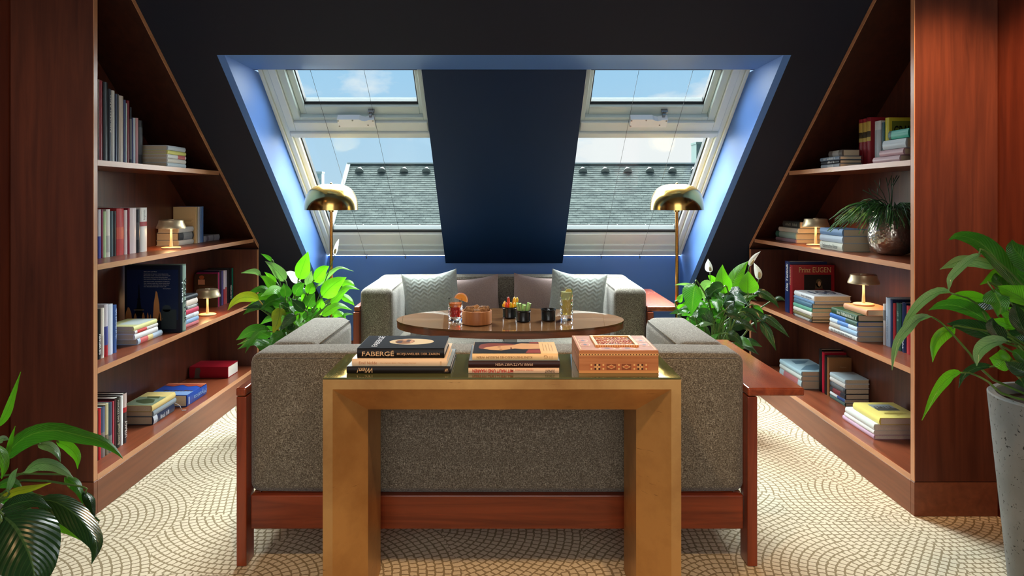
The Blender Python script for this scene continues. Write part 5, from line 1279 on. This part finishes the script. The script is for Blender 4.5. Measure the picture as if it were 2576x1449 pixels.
flat('cover_print', [[(H * .62, D * .02), (H * .80, D * .02), (H * .80, D * .32), (H * .66, D * .30)], [(H * .70, D * .86), (H * .80, D * .84), (H * .80, D * .97), (H * .68, D * .95)]], paint((146, 52, 36)), khm, o0, (1, 0, 0), (0, 1, 0), .0011)
flat('cover_print', [ell(H * .31, D * .53, H * .022, D * .03, 10), ell(H * .33, D * .33, H * .02, D * .03, 10), ell(H * .455, D * .42, H * .012, D * .07, 10)], paint((120, 66, 50)), khm, o0, (1, 0, 0), (0, 1, 0), .0013)
flat('cover_print', [rect(H * (.84 + .035 * k), D * .2, H * (.847 + .035 * k), D * (.85 - .1 * (k % 2))) for k in range(4)], paint((190, 150, 104)), khm, o0, (1, 0, 0), (0, 1, 0), .0008)

# marquetry box
MQ, MQD, MQL, MQR = wood('marquetry_walnut', srgb(168, 106, 66), srgb(192, 130, 86), 'x', .5, spec=.15, scale=2), paint((70, 34, 24)), paint((226, 180, 116)), paint((184, 100, 62))
mx0, mx1, my0, my1, mz0 = .2508, .5165, 2.325, 2.577, ZG2
mb = thing('marquetry_box', 'inlaid wooden box with a star lattice lid on the console', 'box', ((mx0 + mx1) / 2, my0, mz0))
box('box_body', mx0, mx1, my0, my1, mz0, mz0 + .050, MQ, mb, .001); box('base_strip', mx0 - .0005, mx1 + .0005, my0 - .0006, my0 + .01, mz0, mz0 + .0085, paint((206, 146, 88)), mb)
lid = box('lid', mx0, mx1, my0, my1, mz0 + .0505, mz0 + .076, MQ, mb, .0012)
W_ = mx1 - mx0; fo = Vector((mx0, my0, mz0)); FX, FZ = (1, 0, 0), (0, 0, 1)
flat('inlay_band', [rect(0, .059, W_, .065)], MQL, lid, fo, FX, FZ, .0006)
flat('inlay_check', [rect(W_ * (k + .25) / 27, .0605, W_ * (k + .70) / 27, .0638) for k in range(27)], MQD, lid, fo, FX, FZ, .0010)
for cxk in (.155, .305, .50, .695, .845):
    flat('inlay_bar', [rect(W_ * cxk - .0055, .0115, W_ * cxk + .0055, .031)], MQR, mb, fo, FX, FZ, .0006)
    flat('inlay_bar', [rect(W_ * cxk - .003, .0115, W_ * cxk + .003, .018), rect(W_ * cxk - .003, .0245, W_ * cxk + .003, .031)], MQL, mb, fo, FX, FZ, .0010)
for cxk in (.23, .77):
    X0 = W_ * cxk; s_ = .0095
    flat('inlay_star', [rect(X0 - s_, .0115, X0 + s_, .031)], MQL, mb, fo, FX, FZ, .0006)
    flat('inlay_star', [rect(X0 + a * s_ * .68 - .0031, .02125 + b * .0066 - .0031, X0 + a * s_ * .68 + .0031, .02125 + b * .0066 + .0031) for a in (-1, 1) for b in (-1, 1)], MQD, mb, fo, FX, FZ, .0009)
    flat('inlay_star', [[(X0, .0185), (X0 + .003, .02125), (X0, .024), (X0 - .003, .02125)], [(X0 - .0075, .0195), (X0 - .004, .02125), (X0 - .0075, .023)], [(X0 + .0075, .0195), (X0 + .0075, .023), (X0 + .004, .02125)]], MQR, mb, fo, FX, FZ, .0012)
for cxk in (.405, .595):
    X0 = W_ * cxk
    flat('inlay_diamond', [rect(X0 - .016, .0115, X0 + .016, .031)], paint((134, 74, 46)), mb, fo, FX, FZ, .0006)
    flat('inlay_diamond', [[(X0 - .0145, .02125), (X0, .0138), (X0 + .0145, .02125), (X0, .0287)]], MQL, mb, fo, FX, FZ, .0009)
    flat('inlay_diamond', [[(X0 - .0105, .02125), (X0, .0158), (X0 + .0105, .02125), (X0, .0267)]], MQR, mb, fo, FX, FZ, .0012)
# lid: border of octagons, raised frame and pierced rosette
to = Vector((mx0, my0, mz0 + .076)); DX, DY = (1, 0, 0), (0, 1, 0); Dp = my1 - my0
flat('lid_border', [rect(.006, .006, W_ - .006, .010), rect(.006, Dp - .010, W_ - .006, Dp - .006), rect(.006, .010, .010, Dp - .010), rect(W_ - .010, .010, W_ - .006, Dp - .010)], MQL, lid, to, DX, DY, .0006)
octs = [(.030, Dp * f) for f in (.35, .62)] + [(W_ - .030, Dp * f) for f in (.35, .62)] + [(W_ * f, .030) for f in (.37, .63)] + [(W_ * f, Dp - .030) for f in (.37, .63)]
for X0, Yy in octs:
    wx, wy = (.018, .030) if X0 < .05 or X0 > W_ - .05 else (.030, .018)
    flat('lid_octagon', [ell(X0, Yy, wx, wy, 8)], MQL, lid, to, DX, DY, .0006); flat('lid_octagon', [ell(X0, Yy, wx * .82, wy * .82, 8)], MQR, lid, to, DX, DY, .0009)
    flat('lid_octagon', [ell(X0, Yy, wx * .35, wy * .35, 8)], MQD, lid, to, DX, DY, .0012)
    flat('lid_knot', [[(X0 - wx * .3, Yy + wy * 1.18), (X0 + wx * .3, Yy + wy * 1.18), (X0, Yy + wy * 1.02)]], MQD, lid, to, DX, DY, .0012)
fx0, fx1, fy0, fy1 = .062, W_ - .056, .052, Dp - .03
bm = bmesh.new()
for q in ((fx0, fx1, fy0, fy0 + .010), (fx0, fx1, fy1 - .010, fy1), (fx0, fx0 + .010, fy0 + .0101, fy1 - .0101), (fx1 - .010, fx1, fy0 + .0101, fy1 - .0101)):
    add_box(bm, to.x + q[0], to.x + q[1], to.y + q[2], to.y + q[3], to.z + .0001, to.z + .007)
fr = bm_obj('lid_frame', bm, MQL, mb)
bm = bmesh.new()
for k in range(18):
    x_ = fx0 + (fx1 - fx0) * (k + .3) / 18; add_box(bm, to.x + x_, to.x + x_ + .004, to.y + fy0 - .0005, to.y + fy0, to.z + .001, to.z + .006)
o = bm_obj('frame_check', bm, MQR, fr); o['kind'] = 'stuff'
flat('rosette_ground', [rect(fx0 + .011, fy0 + .011, fx1 - .011, fy1 - .011)], paint((50, 26, 20)), mb, to, DX, DY, .0008)
bm = bmesh.new(); rc = Vector(((fx0 + fx1) / 2, (fy0 + fy1) / 2, 0)); ax_, ay_ = (fx1 - fx0) / 2 - .014, (fy1 - fy0) / 2 - .014
random.seed(3)
bmL = bmesh.new()
for ring in range(1, 8):
    nn = 6 + ring * 5
    for k in range(nn):
        a = 2 * math.pi * (k + .5 * (ring % 2)) / nn; rr = ring / 7.4
        p = to + rc + Vector((ax_ * rr * math.cos(a) * 1.25, ay_ * rr * math.sin(a) * 1.25, .001))
        if abs(p.x - to.x - rc.x) > ax_ or abs(p.y - to.y - rc.y) > ay_: continue
        s_ = .0052; ca, sa = math.cos(a), math.sin(a)
        q = [Vector((ca, sa, 0)) * s_ * 1.3, Vector((-sa, ca, 0)) * s_ * .7, Vector((-ca, -sa, 0)) * s_ * 1.3, Vector((sa, -ca, 0)) * s_ * .7]
        add_hexa(bm if (ring + k) % 3 else bmL, [p + v for v in q] + [p + v * .8 + Vector((0, 0, .0025)) for v in q])
for b_, m_ in ((bm, MQR), (bmL, MQL)):
    o = bm_obj('rosette_lattice', b_, m_, mb); o['kind'] = 'stuff'

# ================================================================ PEACE LILIES
def catmull(P, n):
    P = [Vector(p) for p in P]
    if len(P) == 2: P = [P[0], (P[0] + P[1]) / 2, P[1]]
    Q = [P[0] * 2 - P[1]] + P + [P[-1] * 2 - P[-2]]; out = []
    segs = len(P) - 1
    for k in range(n + 1):
        t = k / n * segs; i = min(int(t), segs - 1); t -= i
        p0, p1, p2, p3 = Q[i:i + 4]
        out.append(.5 * ((2 * p1) + (-p0 + p2) * t + (2 * p0 - 5 * p1 + 4 * p2 - p3) * t * t + (-p0 + 3 * p1 - 3 * p2 + p3) * t ** 3))
    return out
def leaf(plant, pts, w, mat, tilt=0, fold=.35, name='leaf', label=None, wave=.0, blunt=False):
    """Blade along a 3-D midrib; w half width in metres; tilt turns it about the midrib."""
    n, m = 14, 6; C_ = catmull(pts, n); V, UV = [], []
    for i, p in enumerate(C_):
        t = i / n
        tg = (C_[min(i + 1, n)] - C_[max(i - 1, 0)]).normalized()
        view = (Vector((0, 0, E)) - p).normalized()
        sd = tg.cross(view)
        if sd.length < .05: sd = Vector((1, 0, 0))
        sd.normalize(); nm = sd.cross(tg).normalized()
        a = tilt + .25 * math.sin(2.2 * t + tilt * 5)
        s2 = sd * math.cos(a) + nm * math.sin(a); n2 = nm * math.cos(a) - sd * math.sin(a)
        pr = math.sin(math.pi * min(1, t ** (.62 if not blunt else .8))) ** (.85) if t < 1 else 0
        if t > .72: pr *= 1 - .35 * ((t - .72) / .28) ** 1.5
        hw = max(w * pr, .0008)
        for j in range(m + 1):
            u = -1 + 2 * j / m
            V.append(p + s2 * hw * u + n2 * (-(abs(u) ** 1.4) * hw * fold + wave * hw * math.sin(9 * t + 2 * u) * abs(u)))
            UV.append((j / m, t))
    fs = [(i * (m + 1) + j, i * (m + 1) + j + 1, (i + 1) * (m + 1) + j + 1, (i + 1) * (m + 1) + j) for i in range(n) for j in range(m)]
    o = from_py(name, V, fs, mat, plant, True, fix=False)
    uvl = o.data.uv_layers.new(name='UVMap')
    for lp in o.data.loops: uvl.data[lp.index].uv = UV[lp.vertex_index]
    if label: o['label'] = label
    return o, C_
def petiole(parent, pts, r=.0035, mat=STEMM):
    C_ = catmull(pts, 10); k = len(C_)
    return tube('petiole', C_, [r * (1.25 - .5 * i / k) for i in range(k)], mat, parent, 5)
def lily(plant, base, specs, zoom, depth, spread, soil_r, seed, pm=1.0):
    """specs: (kind, half width px, [(x,y)...] base to tip, depth at base, depth at tip, tilt, petiole points or None)."""
    random.seed(seed); k, ox, oy = zoom
    for sp in specs:
        kind, wpx, pts, da, db, tilt = sp[:6]; pet = sp[6] if len(sp) > 6 else 'auto'
        n = len(pts); P = [ray(ox + x / k, oy + y / k, depth + da + (db - da) * i / max(1, n - 1)) for i, (x, y) in enumerate(pts)]
        w = wpx / k * depth / F / max(.6, math.cos(tilt)); 
        o, C_ = leaf(plant, P, w, LEAF[kind], tilt, .30, wave=.12)
        if pet == 'auto':
            a = random.uniform(0, 6.28); b0 = base + Vector((math.cos(a), math.sin(a), 0)) * soil_r * random.uniform(.1, .8)
            d = (C_[1] - C_[0]).normalized()
            mid_ = (b0 + C_[0]) / 2 + Vector((0, 0, .06)) - d * .05
            petiole(o, [b0, mid_, C_[0] - d * .02, C_[0] + d * .01], .0036 * pm)
        elif pet:
            Q = [ray(ox + x / k, oy + y / k, depth + da * .5) for x, y in pet]
            petiole(o, [base + Vector((random.uniform(-.03, .03), 0, 0))] + Q[:] + [C_[0]], .0038 * pm, STEMY if kind == 'y' else STEMM)
def filler(plant, base, n, h0, h1, spread, kinds, seed, w=.04, L=.2, xlim=None, ylim=None):
    random.seed(seed)
    for i in range(n):
        a = random.uniform(0, 2 * math.pi); h = random.uniform(h0, h1); r = spread * random.uniform(.25, 1) * (1.1 - .5 * (h - h0) / (h1 - h0 + .01))
        s_ = base + Vector((math.cos(a) * r * .75, math.sin(a) * r * .75, h)); d = Vector((math.cos(a), math.sin(a), random.uniform(.2, 1.1))).normalized()
        l_ = L * random.uniform(.7, 1.15); q1 = s_ + d * l_ * .5; q2 = q1 + (d + Vector((0, 0, -.8))).normalized() * l_ * .5
        ok = all((xlim is None or xlim[0] < v.x < xlim[1]) and (ylim is None or ylim[0] < v.y < ylim[1]) for v in (q1, q2, s_))
        if not ok: continue
        o, C_ = leaf(plant, [s_, q1, q2], w * random.uniform(.7, 1.15), LEAF[random.choice(kinds)], random.uniform(-.7, .7), .3, wave=.1)
        b0 = base + Vector((random.uniform(-1, 1), random.uniform(-1, 1), 0)) * .06
        petiole(o, [b0, (b0 + s_) / 2 + Vector((0, 0, .07)), s_], .0034)
def pot_body(plant, c, r0, r1, h, mat, soil=.03):
    lathe('pot', [(0, .001), (r0 - .006, .001), (r0, .008), (r1, h - .004), (r1 - .004, h), (r1 - .022, h), (r1 - .026, h - .004), (r1 - .034, h - .09), (0, h - .09)], c, mat, plant, 56)
    lathe('potting_soil', [(0, h - soil + .004), (r1 - .04, h - soil), (r1 - .04, h - .085), (0, h - .085)], c, SOIL, plant, 28)

# tall concrete planter, right foreground
cr_ = Vector((1.775, 2.2, 0)); Z = (2.6835, 2200, 560)
pr_ = thing('potted_plant', 'peace lily in a tall pitted concrete planter beside the right bookcase', 'plant', cr_)
pot_body(pr_, cr_, .135, .205, .765, CONC)
lily(pr_, cr_ + Vector((0, 0, .735)), [
    ('g', 62, [(985, 470), (880, 330), (800, 215), (720, 140), (640, 103), (560, 90), (500, 118)], 0, -.12, .25),
    ('s', 44, [(830, 300), (720, 262), (600, 255), (520, 280), (440, 316)], .05, -.05, -.3),
    ('s', 26, [(722, 212), (650, 248), (565, 320), (515, 375), (505, 420), (500, 462)], -.1, -.16, .3),
    ('s', 30, [(515, 475), (440, 468), (340, 520), (265, 595), (210, 680), (182, 745)], -.05, -.2, .35, [(900, 900), (700, 560)]),
    ('b', 42, [(765, 525), (650, 505), (560, 500), (465, 537)], .05, .0, .2),
    ('g', 50, [(790, 690), (680, 612), (560, 562), (450, 558), (365, 592)], 0, -.1, .2),
    ('s', 30, [(385, 636), (300, 650), (230, 712), (160, 800), (130, 900), (118, 997)], -.15, -.25, .3, [(800, 1060), (640, 880), (520, 745), (440, 668)]),
    ('b', 42, [(545, 712), (470, 745), (410, 825), (392, 942)], -.05, -.1, -.2),
    ('d', 62, [(860, 800), (720, 735), (600, 692), (490, 683)], 0, -.05, .15),
    ('g', 70, [(800, 448), (825, 500), (850, 560), (828, 630)], -.18, -.22, .1),
    ('b', 68, [(1060, 560), (980, 500), (910, 465), (830, 428)], -.2, -.22, .15),
    ('g', 60, [(1060, 340), (990, 230), (940, 170), (930, 115)], -.1, -.12, -.2),
    ('d', 48, [(858, 810), (820, 740), (795, 690), (795, 640)], -.12, -.15, .3),
    ('s', 42, [(900, 800), (800, 812), (725, 850), (695, 905), (690, 968)], -.2, -.25, .3, [(1010, 880), (960, 820)]),
    ('d', 26, [(795, 972), (690, 980), (605, 1030), (568, 1115)], -.1, -.12, .3),
    ('b', 32, [(585, 1013), (520, 1035), (450, 1100), (385, 1200), (320, 1335)], -.2, -.28, .3, [(900, 1170), (770, 1075), (660, 1020)]),
    ('b', 66, [(935, 935), (880, 930), (830, 925), (775, 915)], -.15, -.15, -.1),
    ('b', 46, [(970, 715), (900, 690), (850, 670), (800, 650)], .02, .02, .2),
    ('d', 62, [(1040, 780), (985, 680), (960, 610), (945, 545)], -.05, -.08, .2),
    ('b', 50, [(1000, 640), (930, 620), (880, 590), (850, 555)], .08, .08, .1),
    ('g', 50, [(920, 300), (960, 340), (1009, 390), (1060, 450)], .05, .02, .3),
    ('g', 52, [(940, 240), (950, 300), (975, 370), (1000, 440)], .1, .1, -.2),
    ('d', 60, [(1050, 720), (980, 760), (900, 770), (850, 740)], .05, .05, .1),
    ('g', 40, [(1040, 960), (1000, 920), (960, 880), (925, 868)], -.2, -.2, .2),
    ('d', 50, [(1060, 1010), (1000, 1000), (940, 975), (880, 935)], -.22, -.22, .2),
    ('d', 36, [(985, 1050), (1000, 1080), (1009, 1120)], -.15, -.15, .2),
    ('g', 55, [(900, 500), (860, 420), (820, 380), (815, 330)], .12, .15, .1),
], Z, 2.2, .2, .10, 4, .9)
filler(pr_, cr_ + Vector((.03, 0, .735)), 14, .22, .5, .2, 'ggdb', 31, .045, .24, (1.52, 2.1), (1.9, 2.6))
random.seed(2)
for k in range(9):
    a = 2 * math.pi * k / 9; b0 = cr_ + Vector((math.cos(a) * .06, math.sin(a) * .06, .735))
    petiole(pr_, [b0, b0 + Vector((math.cos(a) * .03 - .03, math.sin(a) * .04, .16)), b0 + Vector((math.cos(a) * .09 - .06, math.sin(a) * .08, .32))], .0036)

# left foreground planter, mostly outside the picture
cl_ = Vector((-1.672, 2.06, 0)); Z = (2.638, 0, 900)
pl_ = thing('potted_plant', 'peace lily with large drooping leaves in front of the left bookcase', 'plant', cl_)
pot_body(pl_, cl_, .15, .185, .43, principled('pale_planter', srgb(170, 186, 190), .5))
lily(pl_, cl_ + Vector((.03, -.02, .40)), [
    ('g', 62, [(20, 690), (70, 610), (140, 545), (240, 498), (380, 482), (540, 520), (670, 552), (760, 610), (815, 668)], .0, -.1, .2),
    ('b', 26, [(-20, 460), (40, 370), (85, 250), (138, 92)], 0, 0, .3),
    ('b', 16, [(30, 700), (62, 580), (78, 520), (102, 452)], -.05, -.08, .3),
    ('s', 32, [(250, 575), (320, 580), (375, 625), (402, 692)], .05, .0, .3),
    ('b', 36, [(372, 558), (450, 590), (510, 655), (515, 738)], .1, .08, -.2),
    ('s', 40, [(158, 762), (250, 705), (350, 712), (430, 755), (487, 797)], -.02, -.06, .2, [(20, 900), (90, 800)]),
    ('g', 36, [(428, 792), (490, 830), (530, 890), (552, 978)], .06, .03, .1),
    ('d', 200, [(10, 1040), (100, 1120), (180, 1260), (225, 1420), (215, 1560)], -.28, -.40, .12),
    ('d', 78, [(235, 935), (370, 958), (500, 1040), (610, 1170), (640, 1260), (608, 1368)], -.05, -.15, .2),
    ('b', 42, [(268, 1035), (380, 1095), (480, 1150), (568, 1225)], .05, 0, .2),
    ('d', 34, [(555, 885), (595, 940), (612, 1010), (628, 1085)], .03, 0, .3),
    ('g', 14, [(632, 1095), (655, 1160), (658, 1220), (660, 1275)], .0, 0, .2),
    ('y', 26, [(0, 925), (110, 885), (220, 862), (342, 830)], -.15, -.15, .2),
    ('d', 52, [(0, 1010), (110, 965), (230, 950), (340, 1000)], -.2, -.22, .1),
    ('g', 34, [(-20, 850), (60, 825), (110, 840), (155, 870)], -.05, -.05, .1),
    ('b', 34, [(-20, 580), (15, 640), (35, 720), (10, 805)], -.2, -.2, .3),
    ('s', 20, [(45, 890), (70, 820), (90, 770), (118, 732)], -.2, -.22, .3),
    ('s', 22, [(-30, 560), (20, 535), (60, 545)], -.1, -.1, .2),
    ('g', 40, [(0, 960), (90, 910), (180, 900), (262, 935)], .0, 0, .2),
    ('d', 50, [(-10, 1100), (-20, 1200), (-10, 1300), (20, 1420)], -.3, -.35, .2),
    ('s', 14, [(252, 1020), (290, 1005), (325, 995)], .05, .05, .1),
], Z, 2.05, .2, .08, 8, .9)

# behind the sofa, left
cb_ = Vector((-1.30, 4.28, 0)); Z = (4.829, 560, 590)
pb_ = thing('potted_plant', 'bright peace lily between the left bookcase and the far sofa', 'plant', cb_)
pot_body(pb_, cb_, .10, .135, .40, CONC)
lily(pb_, cb_ + Vector((0, 0, .37)), [
    ('b', 95, [(925, 550), (960, 430), (1000, 320), (1040, 203)], .05, .0, .1), ('b', 82, [(1105, 570), (1160, 500), (1220, 430), (1295, 382)], .0, -.05, .2), ('b', 108, [(1205, 760), (1290, 660), (1390, 580), (1505, 518)], -.1, -.12, .1),
    ('s', 72, [(755, 570), (690, 480), (610, 390), (515, 325)], .02, .0, .2), ('w', 62, [(930, 585), (880, 530), (820, 480), (755, 455)], .1, .1, .1), ('g', 26, [(600, 330), (560, 290), (515, 258), (466, 234)], .02, .0, .3),
    ('b', 56, [(625, 700), (580, 610), (520, 540), (450, 500)], -.05, -.05, .2), ('s', 36, [(455, 500), (400, 455), (320, 452), (222, 468)], -.05, -.1, .2), ('b', 42, [(650, 595), (600, 550), (560, 500), (508, 455)], .05, .05, .3),
    ('g', 75, [(880, 745), (900, 680), (940, 630), (1000, 590)], -.12, -.15, .2), ('b', 66, [(1040, 725), (1060, 660), (1080, 620), (1095, 580)], -.05, -.05, .1), ('g', 72, [(765, 770), (760, 700), (755, 650), (740, 590)], -.1, -.1, .2),
    ('y', 62, [(440, 795), (350, 765), (230, 770), (130, 830), (60, 922)], -.15, -.2, .2, [(690, 1180), (560, 950)]), ('g', 32, [(620, 962), (570, 915), (520, 900), (455, 915)], -.12, -.12, .2), ('g', 40, [(460, 912), (400, 890), (320, 920), (248, 974)], -.12, -.18, .2),
    ('g', 36, [(540, 1168), (460, 1175), (380, 1260), (320, 1350), (273, 1442)], -.2, -.25, .2, [(690, 1250), (620, 1190)]), ('y', 82, [(700, 885), (690, 980), (660, 1090), (608, 1215)], -.18, -.2, .1), ('d', 60, [(895, 985), (820, 1030), (760, 1090), (697, 1168)], -.22, -.25, .1),
    ('b', 55, [(1200, 985), (1300, 910), (1420, 860), (1570, 918)], -.15, -.15, .2), ('b', 48, [(1300, 840), (1380, 770), (1450, 710), (1535, 668)], -.05, -.05, .2), ('b', 46, [(1440, 735), (1500, 765), (1560, 810), (1600, 862)], 0, 0, .2),
    ('b', 32, [(1400, 720), (1480, 650), (1570, 640), (1662, 672)], .02, 0, .2), ('b', 46, [(1440, 640), (1500, 590), (1560, 590), (1605, 625)], .05, .05, .2), ('s', 30, [(1150, 630), (1230, 540), (1330, 450), (1430, 400), (1590, 446)], .05, .0, .3),
    ('g', 80, [(1030, 880), (1050, 820), (1080, 770), (1120, 715)], -.15, -.15, .1), ('b', 52, [(1180, 910), (1185, 850), (1195, 810), (1210, 770)], -.12, -.12, .1), ('d', 62, [(1000, 930), (930, 880), (880, 830), (835, 780)], -.2, -.2, .2),
    ('g', 62, [(990, 1040), (1020, 1000), (1060, 980), (1110, 965)], -.2, -.2, .1), ('d', 42, [(800, 900), (770, 880), (730, 850), (700, 822)], -.15, -.15, .3), ('b', 45, [(1330, 1000), (1380, 960), (1450, 970), (1500, 1020)], -.1, -.1, .2), ('g', 20, [(1440, 1010), (1500, 965), (1590, 968)], -.1, -.1, .2),
    ('b', 60, [(1080, 900), (1020, 820), (985, 760), (970, 700)], 0, 0, .2), ('g', 60, [(850, 900), (820, 840), (790, 800), (770, 760)], .02, .02, .2), ('s', 55, [(1030, 640), (1040, 560), (1060, 500), (1080, 440)], .12, .12, .2),
], Z, 4.28, .2, .07, 14, 1.3)
filler(pb_, cb_ + Vector((0, 0, .37)), 34, .12, .44, .22, 'gdgb', 77, .04, .22, (-1.72, -1.02), (3.95, 4.6))
def flower(plant, base, stem, spathe, wpx, zoom, depth, lab):
    k, ox, oy = zoom; S_ = [ray(ox + x / k, oy + y / k, depth) for x, y in spathe]; Q = [ray(ox + x / k, oy + y / k, depth) for x, y in stem]
    o, C_ = leaf(plant, S_, wpx / k * depth / F, LEAF['w'], .2, -.35, 'spathe', lab)
    petiole(o, [base] + Q + [C_[0]], .0032)
    d = (C_[6] - C_[0]); p0 = C_[0] + d * .25 + Vector((0, -.012, 0)); tube('spadix', [p0, p0 + d * .5, p0 + d * .75], [.007, .008, .004], SPADIX, o, 8)
flower(pb_, cb_ + Vector((0, 0, .37)), [(1150, 800), (1290, 450)], [(1360, 250), (1375, 190), (1395, 110), (1412, 55)], 27, Z, 4.28, 'slender white flower spathe')
# behind the sofa, right
cd_ = Vector((1.30, 4.28, 0)); Z = (5.176, 1660, 620)
pd_ = thing('potted_plant', 'peace lily with white flowers between the far sofa and right bookcase', 'plant', cd_)
pot_body(pd_, cd_, .10, .135, .40, CONC)
lily(pd_, cd_ + Vector((0, 0, .37)), [
    ('b', 108, [(835, 620), (818, 490), (805, 370), (815, 235)], .0, 0, .1), ('b', 105, [(905, 580), (960, 440), (1040, 300), (1150, 192)], .05, .05, .25), ('b', 122, [(1140, 615), (1145, 520), (1145, 420), (1150, 320)], -.12, -.12, .1),
    ('g', 128, [(470, 490), (440, 600), (425, 740), (412, 895)], -.18, -.25, .1), ('d', 82, [(835, 540), (750, 550), (670, 610), (605, 700)], -.12, -.15, .2), ('s', 20, [(430, 505), (350, 495), (270, 492), (190, 502)], .1, .1, .3), ('s', 62, [(680, 500), (600, 510), (560, 600), (590, 715)], -.08, -.1, .3),
    ('g', 62, [(930, 835), (1020, 740), (1130, 670), (1265, 638)], -.12, -.12, .2), ('b', 62, [(1010, 890), (1030, 820), (1060, 760), (1090, 690)], -.05, -.05, .1), ('d', 52, [(855, 855), (950, 880), (1030, 930), (1090, 1015)], -.2, -.22, .2),
    ('d', 60, [(1200, 620), (1290, 590), (1400, 640), (1490, 710), (1552, 805)], .05, -.05, .2), ('d', 36, [(1095, 865), (1180, 890), (1240, 970), (1260, 1085)], -.1, -.1, .2), ('d', 56, [(1285, 962), (1390, 925), (1500, 1000), (1600, 1090), (1685, 1185)], -.05, -.15, .2, [(1060, 1190), (1180, 1040)]),
    ('d', 62, [(1320, 970), (1390, 1080), (1450, 1200), (1512, 1355)], -.05, -.15, .2, [(1050, 1200), (1200, 1010)]), ('s', 42, [(420, 920), (490, 865), (560, 860), (630, 905)], -.12, -.12, .2), ('g', 42, [(265, 890), (320, 860), (380, 880), (420, 930)], -.1, -.1, .1),
    ('s', 32, [(500, 1035), (570, 1005), (640, 1005), (710, 1015)], -.2, -.2, .2), ('b', 72, [(640, 800), (660, 740), (690, 690), (720, 630)], -.05, -.05, .1), ('b', 44, [(225, 720), (250, 690), (270, 650), (300, 615)], .1, .1, .2), ('g', 30, [(1210, 775), (1270, 790), (1320, 830), (1355, 885)], 0, 0, .2),
    ('d', 72, [(860, 830), (890, 780), (930, 740), (985, 700)], -.15, -.15, .1), ('d', 32, [(1490, 690), (1540, 670), (1590, 680), (1625, 705)], .05, .0, .2), ('d', 62, [(880, 1140), (960, 1160), (1030, 1220), (1075, 1310)], -.25, -.25, .2), ('g', 60, [(780, 780), (750, 730), (740, 690), (750, 640)], -.1, -.1, .2),
    ('b', 46, [(740, 520), (700, 450), (660, 400), (625, 378)], .1, .1, .2), ('b', 40, [(990, 640), (1010, 580), (1040, 540), (1070, 500)], .1, .1, .1), ('g', 55, [(560, 880), (570, 820), (600, 770), (640, 730)], -.05, -.05, .1), ('s', 40, [(950, 560), (1000, 500), (1030, 470)], .1, .1, .2),
    ('b', 48, [(330, 830), (290, 800), (250, 790), (215, 800)], .05, .05, .2), ('g', 45, [(480, 800), (540, 760), (590, 790), (610, 870)], -.1, -.1, .2),
], Z, 4.28, .2, .07, 15, 1.3)
filler(pd_, cd_ + Vector((0, 0, .37)), 34, .10, .42, .22, 'gdgd', 78, .04, .22, (1.05, 1.72), (3.95, 4.6))
flower(pd_, cd_ + Vector((0, 0, .37)), [(700, 800), (655, 490)], [(655, 335), (645, 280), (635, 220), (627, 160)], 54, Z, 4.28, 'round white flower spathe')
flower(pd_, cd_ + Vector((0, 0, .37)), [(1020, 800), (1100, 500)], [(1165, 255), (1200, 190), (1250, 120), (1312, 62)], 36, Z, 4.30, 'narrow white flower spathe leaning over the shelf')
flower(pd_, cd_ + Vector((0, 0, .37)), [(1150, 760), (1215, 610), (1275, 470)], [(1285, 430), (1290, 350), (1260, 280), (1222, 212)], 52, Z, 4.25, 'drooping white flower spathe')
